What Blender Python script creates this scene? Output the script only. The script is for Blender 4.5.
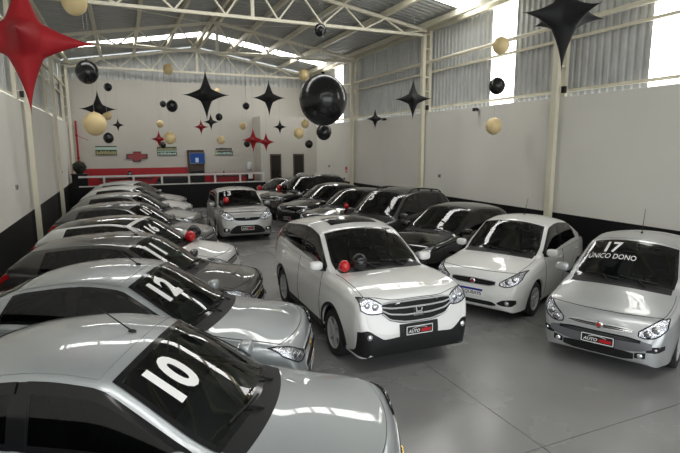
import bpy, bmesh, math, random
import numpy as np
from mathutils import Vector, Matrix, Euler
from mathutils.bvhtree import BVHTree

random.seed(7)
for o in list(bpy.data.objects):
    bpy.data.objects.remove(o)
scene = bpy.context.scene
COL = scene.collection
PI = math.pi

# ------------------------------------------------------------------ camera
CAM_F, CAM_PITCH, CAM_ROLL, CAM_YAW, CAM_H = 497.9, 0.15819, -0.0029, 0.40854, 2.994
_fw = Vector((math.sin(CAM_YAW)*math.cos(CAM_PITCH), math.cos(CAM_YAW)*math.cos(CAM_PITCH), -math.sin(CAM_PITCH)))
_rt = Vector((math.cos(CAM_YAW), -math.sin(CAM_YAW), 0))
_up = _rt.cross(_fw)
_r2 = _rt*math.cos(CAM_ROLL) + _up*math.sin(CAM_ROLL)
_u2 = -_rt*math.sin(CAM_ROLL) + _up*math.cos(CAM_ROLL)
cam_data = bpy.data.cameras.new('camera')
cam_data.sensor_width = 36.0
cam_data.lens = CAM_F/680.0*36.0
cam_data.clip_start = 0.05
cam_data.clip_end = 300
cam = bpy.data.objects.new('camera', cam_data)
COL.objects.link(cam)
_m = Matrix(((_r2.x, _u2.x, -_fw.x, 0), (_r2.y, _u2.y, -_fw.y, 0), (_r2.z, _u2.z, -_fw.z, CAM_H), (0, 0, 0, 1)))
cam.matrix_world = _m
scene.camera = cam

# ------------------------------------------------------------------ world, view
world = bpy.data.worlds.new('sky_world')
scene.world = world
world.use_nodes = True
_bg = world.node_tree.nodes['Background']
_bg.inputs[0].default_value = (0.93, 0.97, 1.0, 1)
_bg.inputs[1].default_value = 2.7
vs = scene.view_settings
vs.view_transform = 'Standard'
vs.look = 'None'
vs.gamma = 1.0
vs.use_curve_mapping = False
vs.exposure = 0.25

SKYLIGHT = 7.0        # radiance of the daylit translucent sheets
WALL_SHEET = 5.0

# daylight portal across the open front of the hall (guides sky light, adds none itself)
_pl = bpy.data.lights.new('front_opening_portal', 'AREA')
_pl.shape = 'RECTANGLE'
_pl.size = 11.8
_pl.size_y = 5.4
_pl.cycles.is_portal = True
_po = bpy.data.objects.new('front_opening_portal', _pl)
COL.objects.link(_po)
_po.location = (3.87, -4.4, 2.7)
_po.rotation_euler = (PI/2, 0, 0)

# ------------------------------------------------------------------ materials
MATS = {}
def mat(name, color=(0.8, 0.8, 0.8), rough=0.5, metal=0.0, coat=0.0, emit=0.0, spec=0.5, noise=None, bump=None, coat_rough=0.03):
    """noise = (scale, amount, rough_amount); bump = (scale, strength)"""
    if name in MATS:
        return MATS[name]
    m = bpy.data.materials.new(name)
    m.use_nodes = True
    nt = m.node_tree
    b = nt.nodes['Principled BSDF']
    b.inputs['Base Color'].default_value = (*color, 1)
    b.inputs['Roughness'].default_value = rough
    b.inputs['Metallic'].default_value = metal
    b.inputs['Coat Weight'].default_value = coat
    b.inputs['Coat Roughness'].default_value = coat_rough
    b.inputs['Specular IOR Level'].default_value = spec
    if emit:
        b.inputs['Emission Color'].default_value = (*color, 1)
        b.inputs['Emission Strength'].default_value = emit
    if noise or bump:
        tc = nt.nodes.new('ShaderNodeTexCoord')
    if noise:
        n = nt.nodes.new('ShaderNodeTexNoise')
        n.inputs['Scale'].default_value = noise[0]
        n.inputs['Detail'].default_value = 6
        nt.links.new(tc.outputs['Object'], n.inputs['Vector'])
        r = nt.nodes.new('ShaderNodeMapRange')
        r.inputs[1].default_value = 0.25
        r.inputs[2].default_value = 0.75
        r.inputs[3].default_value = 1-noise[1]
        r.inputs[4].default_value = 1+noise[1]
        nt.links.new(n.outputs['Fac'], r.inputs[0])
        mx = nt.nodes.new('ShaderNodeVectorMath')
        mx.operation = 'SCALE'
        mx.inputs[0].default_value = color
        nt.links.new(r.outputs[0], mx.inputs['Scale'])
        nt.links.new(mx.outputs[0], b.inputs['Base Color'])
        if len(noise) > 2:
            r2 = nt.nodes.new('ShaderNodeMapRange')
            r2.inputs[1].default_value = 0.3
            r2.inputs[2].default_value = 0.7
            r2.inputs[3].default_value = rough-noise[2]
            r2.inputs[4].default_value = rough+noise[2]
            nt.links.new(n.outputs['Fac'], r2.inputs[0])
            nt.links.new(r2.outputs[0], b.inputs['Roughness'])
    if bump:
        n2 = nt.nodes.new('ShaderNodeTexNoise')
        n2.inputs['Scale'].default_value = bump[0]
        n2.inputs['Detail'].default_value = 4
        nt.links.new(tc.outputs['Object'], n2.inputs['Vector'])
        bp = nt.nodes.new('ShaderNodeBump')
        bp.inputs['Strength'].default_value = bump[1]
        bp.inputs['Distance'].default_value = 0.02
        nt.links.new(n2.outputs['Fac'], bp.inputs['Height'])
        nt.links.new(bp.outputs[0], b.inputs['Normal'])
    MATS[name] = m
    return m

def paint(name, color, metal=0.0, rough=0.35):
    """car paint: flaked base under a clear coat"""
    if name in MATS:
        return MATS[name]
    m = mat(name, color, rough, metal, coat=1.0, coat_rough=0.02)
    nt = m.node_tree
    b = nt.nodes['Principled BSDF']
    if metal > 0:
        tc = nt.nodes.new('ShaderNodeTexCoord')
        v = nt.nodes.new('ShaderNodeTexVoronoi')
        v.inputs['Scale'].default_value = 900
        nt.links.new(tc.outputs['Object'], v.inputs['Vector'])
        r = nt.nodes.new('ShaderNodeMapRange')
        r.inputs[3].default_value = 0.9
        r.inputs[4].default_value = 1.1
        nt.links.new(v.outputs['Color'], r.inputs[0])
        mx = nt.nodes.new('ShaderNodeVectorMath')
        mx.operation = 'SCALE'
        mx.inputs[0].default_value = color
        nt.links.new(r.outputs[0], mx.inputs['Scale'])
        nt.links.new(mx.outputs[0], b.inputs['Base Color'])
    return m

def glass_mat(name, tint, ior=1.5, rough=0.0):
    if name in MATS:
        return MATS[name]
    m = bpy.data.materials.new(name)
    m.use_nodes = True
    nt = m.node_tree
    for n in list(nt.nodes):
        nt.nodes.remove(n)
    out = nt.nodes.new('ShaderNodeOutputMaterial')
    t = nt.nodes.new('ShaderNodeBsdfTransparent')
    t.inputs[0].default_value = (*tint, 1)
    g = nt.nodes.new('ShaderNodeBsdfGlossy')
    g.inputs['Color'].default_value = (1, 1, 1, 1)
    g.inputs['Roughness'].default_value = rough
    f = nt.nodes.new('ShaderNodeFresnel')
    f.inputs['IOR'].default_value = ior
    mx = nt.nodes.new('ShaderNodeMixShader')
    nt.links.new(f.outputs[0], mx.inputs[0])
    nt.links.new(t.outputs[0], mx.inputs[1])
    nt.links.new(g.outputs[0], mx.inputs[2])
    nt.links.new(mx.outputs[0], out.inputs[0])
    MATS[name] = m
    return m

def emit_mat(name, color, strength):
    if name in MATS:
        return MATS[name]
    m = bpy.data.materials.new(name)
    m.use_nodes = True
    nt = m.node_tree
    for n in list(nt.nodes):
        nt.nodes.remove(n)
    out = nt.nodes.new('ShaderNodeOutputMaterial')
    e = nt.nodes.new('ShaderNodeEmission')
    e.inputs[0].default_value = (*color, 1)
    e.inputs[1].default_value = strength
    nt.links.new(e.outputs[0], out.inputs[0])
    MATS[name] = m
    return m

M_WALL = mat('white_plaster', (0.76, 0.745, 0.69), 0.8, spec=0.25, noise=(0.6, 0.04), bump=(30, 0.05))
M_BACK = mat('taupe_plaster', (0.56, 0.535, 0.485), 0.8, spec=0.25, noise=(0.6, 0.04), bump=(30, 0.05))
M_BAND = mat('black_wall_paint', (0.006, 0.006, 0.007), 0.55, spec=0.25, noise=(2, 0.2))
M_GRILLE = mat('matt_black_grille', (0.006, 0.006, 0.006), 0.6, spec=0.3)
M_CREAM = mat('cream_steel', (0.74, 0.70, 0.56), 0.45, noise=(1.5, 0.06))
M_SHEET = mat('galvanised_sheet', (0.52, 0.53, 0.52), 0.42, metal=0.3, noise=(3, 0.12))
M_ROOF = mat('galvanised_roofing', (0.46, 0.47, 0.46), 0.5, metal=0.2, noise=(2, 0.12))
M_SKYL = emit_mat('daylit_translucent_roofing', (1.0, 0.99, 0.96), SKYLIGHT)
M_WSHT = emit_mat('daylit_translucent_cladding', (1.0, 0.99, 0.95), WALL_SHEET)
M_BLACKP = mat('black_plastic', (0.011, 0.011, 0.012), 0.5, spec=0.35)
M_GLOSSB = mat('gloss_black_plastic', (0.01, 0.01, 0.011), 0.12)
M_RUBBER = mat('tyre_rubber', (0.02, 0.02, 0.02), 0.7, noise=(20, 0.2))
M_CHROME = mat('chrome', (0.62, 0.62, 0.62), 0.15, metal=1.0)
M_ALLOY = mat('alloy_rim', (0.66, 0.66, 0.66), 0.32, metal=0.35)
M_BRIGHT = mat('bright_trim', (0.72, 0.73, 0.74), 0.25, metal=0.5)
M_REFL = mat('lamp_reflector', (0.75, 0.76, 0.78), 0.18, metal=0.85, bump=(25, 0.6))
M_LENS = glass_mat('lamp_lens', (0.96, 0.97, 1.0), 1.35)
M_WIND = glass_mat('windscreen_glass', (0.46, 0.56, 0.53), 1.6)
M_SIDEG = glass_mat('tinted_side_glass', (0.09, 0.10, 0.10), 1.55)
M_INTER = mat('dark_cabin_trim', (0.03, 0.03, 0.032), 0.75)
M_SEAT = mat('seat_fabric', (0.075, 0.075, 0.08), 0.9, noise=(60, 0.25))
M_GAP = mat('panel_gap', (0.006, 0.006, 0.006), 0.8)
M_REDLAMP = mat('red_lamp', (0.45, 0.01, 0.012), 0.15, coat=1.0)
M_AMBER = mat('amber_lamp', (0.8, 0.25, 0.02), 0.2, coat=1.0)
M_PLATEB = mat('plate_black', (0.008, 0.008, 0.009), 0.35)
M_WHITE = mat('white_lettering', (0.86, 0.86, 0.84), 0.5)
M_PRED = mat('plate_red', (0.55, 0.01, 0.02), 0.4)
M_BLUE = mat('plate_blue', (0.01, 0.02, 0.28), 0.4)
M_NAVY = mat('badge_navy', (0.01, 0.02, 0.08), 0.3)
M_BADGE = mat('badge_red', (0.4, 0.02, 0.02), 0.25, coat=1.0)
M_GOLDB = mat('badge_gold', (0.65, 0.45, 0.10), 0.25, metal=0.9)

P_SILVER = paint('paint_silver', (0.50, 0.515, 0.52), 0.55, 0.38)
P_SILVERB = paint('paint_silver_blue', (0.44, 0.47, 0.485), 0.55, 0.38)
P_SILVERW = paint('paint_warm_silver', (0.34, 0.34, 0.325), 0.55, 0.38)
P_GREY = paint('paint_dark_grey', (0.085, 0.083, 0.08), 0.5, 0.35)
P_MIDGREY = paint('paint_mid_grey', (0.17, 0.17, 0.17), 0.55, 0.38)
P_WHITE = paint('paint_white', (0.80, 0.80, 0.78), 0.0, 0.4)
P_PEARL = paint('paint_pearl_white', (0.82, 0.82, 0.80), 0.0, 0.4)
P_BLACK = paint('paint_black', (0.005, 0.005, 0.006), 0.0, 0.12)
P_GRAPH = paint('paint_graphite', (0.045, 0.045, 0.045), 0.4, 0.35)

# ------------------------------------------------------------------ object helpers
def mesh_obj(name, verts, faces, material, parent=None, smooth=True, sharp=None, normals=None):
    me = bpy.data.meshes.new(name)
    me.from_pydata([tuple(map(float, v)) for v in verts], [], [tuple(map(int, f)) for f in faces])
    if smooth:
        me.polygons.foreach_set('use_smooth', [True]*len(me.polygons))
        if sharp is not None:
            me.set_sharp_from_angle(angle=math.radians(sharp))
    me.materials.append(material)
    me.update()
    if normals is not None:
        me.normals_split_custom_set_from_vertices([tuple(map(float, n)) for n in normals])
    o = bpy.data.objects.new(name, me)
    COL.objects.link(o)
    if parent is not None:
        o.parent = parent
    return o

def link_mesh(name, me, parent=None):
    o = bpy.data.objects.new(name, me)
    COL.objects.link(o)
    if parent is not None:
        o.parent = parent
    return o

def empty(name, loc=(0, 0, 0), rz=0.0):
    o = bpy.data.objects.new(name, None)
    COL.objects.link(o)
    o.location = loc
    o.rotation_euler = (0, 0, rz)
    o.empty_display_size = 0.2
    return o

def tag(o, label, cat, group=None):
    o['label'] = label
    o['category'] = cat
    if group:
        o['group'] = group
    return o

def structure(o, label=None):
    o['kind'] = 'structure'
    if label:
        o['label'] = label
    return o

class MB:
    """collects simple shapes into one mesh"""
    def __init__(self):
        self.v, self.f = [], []
    def add(self, verts, faces):
        n = len(self.v)
        self.v += [tuple(map(float, p)) for p in verts]
        self.f += [tuple(i+n for i in f) for f in faces]
        return self
    def box(self, lo, hi):
        x0, y0, z0 = lo
        x1, y1, z1 = hi
        return self.add([(x0, y0, z0), (x1, y0, z0), (x1, y1, z0), (x0, y1, z0), (x0, y0, z1), (x1, y0, z1), (x1, y1, z1), (x0, y1, z1)],
                        [(0, 3, 2, 1), (4, 5, 6, 7), (0, 1, 5, 4), (1, 2, 6, 5), (2, 3, 7, 6), (3, 0, 4, 7)])
    def bar(self, a, b, w, h, up=(0, 0, 1)):
        a, b, up = Vector(a), Vector(b), Vector(up)
        d = (b-a).normalized()
        s = d.cross(up)
        if s.length < 1e-5:
            s = d.cross(Vector((0, 1, 0)))
        s.normalize()
        u = s.cross(d)
        vs_ = []
        for p in (a, b):
            for sx, sy in ((-1, -1), (1, -1), (1, 1), (-1, 1)):
                vs_.append(p+s*(sx*w/2)+u*(sy*h/2))
        return self.add(vs_, [(0, 1, 2, 3), (7, 6, 5, 4), (0, 4, 5, 1), (1, 5, 6, 2), (2, 6, 7, 3), (3, 7, 4, 0)])
    def tube(self, pts, r, n=8, caps=True):
        pts = [Vector(p) for p in pts]
        rings = []
        ref = Vector((0, 0, 1))
        for i, p in enumerate(pts):
            d = (pts[min(i+1, len(pts)-1)]-pts[max(i-1, 0)]).normalized()
            s = d.cross(ref)
            if s.length < 0.05:
                s = d.cross(Vector((0, 1, 0)))
            s.normalize()
            u = s.cross(d)
            rr = r[i] if isinstance(r, (list, tuple)) else r
            rings.append([p+s*(rr*math.cos(2*PI*k/n))+u*(rr*math.sin(2*PI*k/n)) for k in range(n)])
        vv = [q for ring in rings for q in ring]
        ff = []
        for i in range(len(pts)-1):
            for k in range(n):
                ff.append((i*n+k, i*n+(k+1) % n, (i+1)*n+(k+1) % n, (i+1)*n+k))
        if caps:
            ff.append(tuple(range(n-1, -1, -1)))
            ff.append(tuple((len(pts)-1)*n+k for k in range(n)))
        return self.add(vv, ff)
    def lathe(self, prof, n=24, axis='z', c=(0, 0, 0)):
        """prof: list of (radius, height) revolved round an axis through c"""
        vv, ff = [], []
        for k in range(n):
            a = 2*PI*k/n
            for r, h in prof:
                if axis == 'z':
                    vv.append((c[0]+r*math.cos(a), c[1]+r*math.sin(a), c[2]+h))
                else:
                    vv.append((c[0]+r*math.cos(a), c[1]+h, c[2]+r*math.sin(a)))
        m = len(prof)
        for k in range(n):
            for i in range(m-1):
                ff.append((k*m+i, ((k+1) % n)*m+i, ((k+1) % n)*m+i+1, k*m+i+1))
        return self.add(vv, ff)
    def superell(self, c, r, e1=1.0, e2=1.0, nu=20, nv=12):
        def sp(v, e):
            return math.copysign(abs(v)**e, v)
        vv, ff = [], []
        for j in range(nv+1):
            t = -PI/2+PI*j/nv
            for i in range(nu):
                a = 2*PI*i/nu
                vv.append((c[0]+r[0]*sp(math.cos(t), e1)*sp(math.cos(a), e2),
                           c[1]+r[1]*sp(math.cos(t), e1)*sp(math.sin(a), e2),
                           c[2]+r[2]*sp(math.sin(t), e1)))
        for j in range(nv):
            for i in range(nu):
                ff.append((j*nu+i, j*nu+(i+1) % nu, (j+1)*nu+(i+1) % nu, (j+1)*nu+i))
        return self.add(vv, ff)
    def build(self, name, material, parent=None, smooth=False, sharp=35):
        return mesh_obj(name, self.v, self.f, material, parent, smooth, sharp if smooth else None)
    def mesh(self, name, material, smooth=False, sharp=35):
        me = bpy.data.meshes.new(name)
        me.from_pydata(self.v, [], self.f)
        if smooth:
            me.polygons.foreach_set('use_smooth', [True]*len(me.polygons))
            me.set_sharp_from_angle(angle=math.radians(sharp))
        me.materials.append(material)
        return me

_unit = {}
def bar_obj(name, a, b, w, h, material, parent=None, up=(0, 0, 1)):
    """one straight bar as an object of its own, sharing a unit box mesh"""
    if material.name not in _unit:
        mb = MB().box((-0.5, -0.5, -0.5), (0.5, 0.5, 0.5))
        _unit[material.name] = mb.mesh('bar', material)
    o = link_mesh(name, _unit[material.name], parent)
    a, b, up = Vector(a), Vector(b), Vector(up)
    d = b-a
    L = d.length
    d.normalize()
    s = d.cross(up)
    if s.length < 1e-4:
        s = d.cross(Vector((0, 1, 0)))
    s.normalize()
    u = s.cross(d)
    c = (a+b)/2
    o.matrix_local = Matrix(((d.x*L, s.x*w, u.x*h, c.x), (d.y*L, s.y*w, u.y*h, c.y), (d.z*L, s.z*w, u.z*h, c.z), (0, 0, 0, 1)))
    return o

_text_cache = {}
def text_geo(body, size=1.0, bold=0.0, shear=0.0):
    """filled letter outlines as flat triangles, centred on the origin: (verts Nx2, faces)"""
    key = (body, size, bold, shear)
    if key in _text_cache:
        return _text_cache[key]
    cu = bpy.data.curves.new('lettering', 'FONT')
    cu.body = body
    cu.size = size
    cu.offset = bold*size
    cu.shear = shear
    cu.resolution_u = 4
    ob = bpy.data.objects.new('lettering', cu)
    COL.objects.link(ob)
    dg = bpy.context.evaluated_depsgraph_get()
    me = bpy.data.meshes.new_from_object(ob.evaluated_get(dg))
    v = np.array([tuple(p.co)[:2] for p in me.vertices])
    f = [tuple(p.vertices) for p in me.polygons]
    v -= (v.min(0)+v.max(0))/2
    bpy.data.objects.remove(ob)
    bpy.data.curves.remove(cu)
    bpy.data.meshes.remove(me)
    _text_cache[key] = (v, f)
    return v, f

def pchip(xk, yk, x):
    xk, yk = np.asarray(xk, float), np.asarray(yk, float)
    if xk[0] > xk[-1]:
        xk, yk = xk[::-1], yk[::-1]
    h = np.diff(xk)
    dl = np.diff(yk)/h
    m = np.zeros_like(yk)
    for i in range(1, len(xk)-1):
        if dl[i-1]*dl[i] > 0:
            w1, w2 = 2*h[i]+h[i-1], h[i]+2*h[i-1]
            m[i] = (w1+w2)/(w1/dl[i-1]+w2/dl[i])
    m[0], m[-1] = dl[0], dl[-1]
    x = np.clip(x, xk[0], xk[-1])
    i = np.clip(np.searchsorted(xk, x)-1, 0, len(h)-1)
    t = (x-xk[i])/h[i]
    return ((2*t**3-3*t**2+1)*yk[i]+(t**3-2*t**2+t)*h[i]*m[i]+(-2*t**3+3*t**2)*yk[i+1]+(t**3-t**2)*h[i]*m[i+1])

# ------------------------------------------------------------------ the hall
XL, XR, YF, YB = -2.32, 10.05, -4.5, 28.1
XM = (XL+XR)/2
ZW, ZBAND, ZE, ZRIDGE = 4.2, 1.33, 7.08, 8.12      # plaster top, black band, underside of roof at eave and ridge
COLS_Y = [27.49, 21.49, 15.49, 9.49]
M_SLAB = mat('polished_concrete', (0.235, 0.235, 0.23), 0.24, spec=0.4, noise=(0.9, 0.10, 0.07), bump=(6, 0.02))
M_JOINT = mat('saw_cut_joint', (0.03, 0.03, 0.03), 0.9)

floor = structure(MB().box((XL-0.3, YF-4, -0.30), (XR+0.3, YB+0.3, -0.035)).build('floor', M_JOINT), 'grey polished concrete floor with saw-cut joints')
xb_ = [XL-0.25, 3.70, XR+0.25]
yb_ = [YF-3.5]+[3.42+6*k for k in range(-1, 5)]+[YB+0.2]
for i in range(len(xb_)-1):
    for j in range(len(yb_)-1):
        g = 0.005
        MB().box((xb_[i]+g, yb_[j]+g, -0.035), (xb_[i+1]-g, yb_[j+1]-g, 0.0)).build('floor_slab', M_SLAB, floor)

def slab_wall(name, lo, hi, label, m=None):
    return structure(MB().box(lo, hi).build(name, m or M_WALL), label)
wall_right = slab_wall('wall_right', (XR, YF, 0), (XR+0.22, YB, ZW), 'off-white plastered side wall below corrugated cladding behind the white and silver cars')
wall_left = slab_wall('wall_left', (XL-0.22, YF, 0), (XL, YB, ZW), 'off-white plastered side wall beside the numbered silver cars')
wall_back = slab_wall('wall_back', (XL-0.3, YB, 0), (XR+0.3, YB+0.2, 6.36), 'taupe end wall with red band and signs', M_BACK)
wf = MB()
wf.box((XL-0.3, YF-0.2, 0), (XM-5.9, YF, 7.0)).box((XM+5.9, YF-0.2, 0), (XR+0.3, YF, 7.0)).box((XM-5.9, YF-0.2, 5.4), (XM+5.9, YF, 7.0))
wf.add([(XL-0.3, YF, 7.0), (XR+0.3, YF, 7.0), (XM, YF, 8.2), (XL-0.3, YF-0.2, 7.0), (XR+0.3, YF-0.2, 7.0), (XM, YF-0.2, 8.2)], [(0, 1, 2), (5, 4, 3), (0, 2, 5, 3), (1, 4, 5, 2)])
structure(wf.build('wall_front', M_WALL), 'off-white street wall with the wide entrance opening')
for nm, x0, x1, lb in (('baseboard_right', XR-0.012, XR, 'black painted band along the foot of the right wall'), ('baseboard_left', XL, XL+0.012, 'black painted band along the foot of the left wall')):
    structure(MB().box((x0, YF, 0), (x1, YB, ZBAND)).build(nm, M_BAND), lb)

# trapezoid-ribbed sheet, one metre wide in v, running length L along u; depth in w
def ribbed(length, width, pitch, depth, th=0.004):
    """returns verts (u, v, w) and faces of a ribbed sheet"""
    n = int(round(width/pitch))
    prof = []
    for k in range(n):
        a = k*pitch
        prof += [(a, 0), (a+pitch*0.42, 0), (a+pitch*0.54, depth), (a+pitch*0.88, depth)]
    prof.append((width, 0))
    v, f = [], []
    m = len(prof)
    for u in (0, length):
        for a, d in prof:
            v.append((u, a, d))
    for i in range(m-1):
        f.append((i, i+1, m+i+1, m+i))
    return v, f

def sheet_mesh(name, material, conv, length, width, pitch, depth):
    v, f = ribbed(length, width, pitch, depth)
    me = bpy.data.meshes.new(name)
    me.from_pydata([conv(*p) for p in v], [], f)
    me.materials.append(material)
    return me

# side cladding: sheets stand upright, ribs vertical
CLAD_Y0, NCL = -4.6, 33
LIT_R = (11, 16, 28)            # sheet numbers that are translucent
LIT_L = (4,)
for side, wallo, X, sgn in (('right', wall_right, XR+0.27, 1), ('left', wall_left, XL-0.27, -1)):
    lo, hi = ZW+0.03, ZE+0.02
    me = sheet_mesh('cladding_sheet', M_SHEET, lambda u, a, d: (sgn*d, a, u), hi-lo, 1.0, 0.2, 0.05)
    mt = sheet_mesh('translucent_sheet', M_WSHT, lambda u, a, d: (sgn*d, a, u), hi-lo, 1.0, 0.2, 0.05)
    for k in range(NCL):
        lit = k in (LIT_R if side == 'right' else LIT_L)
        o = link_mesh('translucent_sheet' if lit else 'cladding_sheet', mt if lit else me, wallo)
        o.location = (X, CLAD_Y0+k*1.0, lo)
# back gable cladding, upright sheets trimmed to the roof slope with a gap of daylight above
def roof_z(x):
    return ZRIDGE-(ZRIDGE-ZE)*abs(x-XM)/(XR-XM)
nb = 12
wbk = (XR-XL+0.5)/nb
for k in range(nb):
    x0 = XL-0.25+k*wbk
    prof = []
    npitch = 4
    pt = wbk/npitch
    for q in range(npitch):
        a = x0+q*pt
        prof += [(a, 0), (a+pt*0.42, 0), (a+pt*0.54, 0.045), (a+pt*0.88, 0.045)]
    prof.append((x0+wbk, 0))
    m = len(prof)
    v = [(a, YB+0.05+d, 6.36) for a, d in prof]+[(a, YB+0.05+d, roof_z(a)+0.08) for a, d in prof]
    mesh_obj('cladding_sheet', v, [(i, i+1, m+i+1, m+i) for i in range(m-1)], M_SHEET, wall_back, smooth=False)

# roofing: sheets run down the slope, ribs along X
ceiling = structure(MB().box((XM-0.15, YF, ZRIDGE+0.17), (XM+0.15, YB+0.3, ZRIDGE+0.19)).build('ceiling', M_ROOF), 'corrugated metal gable roof on cream steel with a translucent strip')
SKY_ROWS = (5, 17, 29)
slope_len = math.hypot(XR-XM+0.35, (ZRIDGE-ZE)*(XR-XM+0.35)/(XR-XM))
ang = math.atan2(ZRIDGE-ZE, XR-XM)
for sgn in (1, -1):
    def conv(u, a, d):
        return (sgn*(u*math.cos(ang)+d*math.sin(ang)), a, -u*math.sin(ang)+d*math.cos(ang))
    me = sheet_mesh('roof_sheet', M_ROOF, conv, slope_len, 1.0, 0.25, 0.04)
    mt = sheet_mesh('translucent_roof_sheet', M_SKYL, conv, slope_len/5-0.02, 1.0, 0.25, 0.04)
    for k in range(33):
        y = -4.5+k*1.0
        if k in SKY_ROWS:
            for q in range(5):
                o = link_mesh('translucent_roof_sheet', mt, ceiling)
                b = conv(q*slope_len/5, 0, 0)
                o.location = (XM+b[0], y, ZRIDGE+0.13+b[2])
        else:
            o = link_mesh('roof_sheet', me, ceiling)
            o.location = (XM, y, ZRIDGE+0.13)

# trusses
order = ['closest to the back wall', 'second from the back wall', 'third from the back wall', 'fourth from the back wall']
TOPN = [0, 1.5, 3.0, 4.5, 6.0]
BOTN = [0.8, 2.25, 3.75, 5.25]
for ti, Y in enumerate(COLS_Y):
    t = tag(empty('roof_truss', (XM, Y, 6.82)), 'cream steel roof truss, %s' % order[ti], 'truss', 'cream roof trusses')
    zt = lambda dx: (roof_z(XM+dx)-0.12)-6.82
    bar_obj('bottom_chord', (XL-XM+0.1, 0, 0), (XR-XM-0.1, 0, 0), 0.10, 0.09, M_CREAM, t)
    for s in (1, -1):
        bar_obj('top_chord', (0, 0, zt(0)), (s*(XR-XM-0.05), 0, zt(XR-XM-0.05)), 0.10, 0.10, M_CREAM, t)
    bar_obj('king_post', (0, 0, 0), (0, 0, zt(0)), 0.10, 0.08, M_CREAM, t, up=(0, 1, 0))
    for s in (1, -1):
        for i, b in enumerate(BOTN):
            bar_obj('web_bar', (s*b, 0, 0.02), (s*TOPN[i], 0, zt(TOPN[i])-0.02), 0.06, 0.05, M_CREAM, t)
            bar_obj('web_bar', (s*b, 0, 0.02), (s*TOPN[i+1], 0, zt(TOPN[i+1])-0.02), 0.06, 0.05, M_CREAM, t)
# purlins along the hall, seated on the top chords
for s, i in [(1, 0), (-1, 0)]+[(s, i) for s in (1, -1) for i in (1, 2, 3, 4)]:
    dx = s*(TOPN[i] if i else 0.13)
    z = roof_z(XM+dx)+0.02
    o = MB().box((-0.06, YF, -0.10), (0.06, YB-0.02, 0.08)).build('purlin', M_CREAM)
    o.location = (XM+dx, 0, z)
    tag(o, '%s along the %s roof slope' % (['cream steel purlin at the ridge', 'first long cream purlin down from the ridge', 'second long cream purlin down from the ridge', 'third long cream purlin down from the ridge', 'lowest long cream purlin'][i], 'right-hand' if s > 0 else 'left-hand'), 'purlin', 'roof purlins')
# thin bracing rods in the roof plane
for (ya, yb2) in ((15.49, 21.49), (21.49, 27.49)):
    for s in (1, -1):
        o = MB().tube([(XM+s*5.9, ya, roof_z(XM+5.9)-0.14), (XM+s*0.3, yb2, roof_z(XM+0.3)-0.14)], 0.014, 6).build('bracing_rod', M_CREAM)
        tag(o, 'thin diagonal bracing rod under the %s roof slope in the %s bay' % ('right-hand' if s > 0 else 'left-hand', 'rearmost' if yb2 > 25 else 'second rearmost'), 'bracing rod', 'roof bracing rods')

# columns: plastered foot below, lattice above
for side, X, sgn in (('right', XR, 1), ('left', XL, -1)):
    for ti, Y in enumerate(COLS_Y):
        lab = 'cream lattice column against the %s wall, %s' % ('right-hand' if side == 'right' else 'left-hand', order[ti])
        c = tag(empty('lattice_column', (X, Y, 0)), lab, 'column', 'wall columns')
        xi = -sgn*0.14
        MB().box((min(xi-0.06, xi+0.06), -0.085, 0), (max(xi-0.06, xi+0.06), 0.085, 6.86)).build('inner_chord', M_CREAM, c)
        MB().box((sgn*0.11-0.05, -0.09, ZW), (sgn*0.11+0.05, 0.09, 6.98)).build('outer_chord', M_CREAM, c)
        for r in range(6):
            z = ZW+0.25+r*0.48
            bar_obj('rung', (xi, 0, z), (sgn*0.11, 0, z), 0.12, 0.04, M_CREAM, c)
    # girts
    for nm, z, off, r, lab in (('pipe_rail', 5.92, 0.02, 0.055, 'round cream pipe running along the %s cladding'), ('girt', 5.60, 0.20, 0, 'cream angle girt halfway up the %s cladding'), ('girt', 4.36, 0.20, 0, 'cream angle girt just above the plaster of the %s wall')):
        mb = MB()
        x = X+sgn*off
        if r:
            mb.tube([(x, YF, z), (x, YB-0.05, z)], r, 10)
        else:
            mb.box((x-0.03, YF, z-0.035), (x+0.03, YB-0.05, z+0.035))
        tag(mb.build(nm, M_CREAM, smooth=bool(r)), lab % ('right-hand' if side == 'right' else 'left-hand'), 'rail')
    # eave beam
    x = X+sgn*0.16
    tag(MB().box((x-0.08, YF, 6.98), (x+0.08, YB-0.05, 7.16)).build('eave_beam', M_CREAM), 'deep cream eave beam on top of the %s cladding' % ('right-hand' if side == 'right' else 'left-hand'), 'beam')

# ------------------------------------------------------------------ cars
K1, K2, K3 = 14, 9, 13

def grid_faces(nu, nv, mask=None):
    f = []
    for i in range(nu-1):
        for j in range(nv-1):
            if mask is None or mask[i, j]:
                f.append((i*nv+j, i*nv+j+1, (i+1)*nv+j+1, (i+1)*nv+j))
    return f

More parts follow.
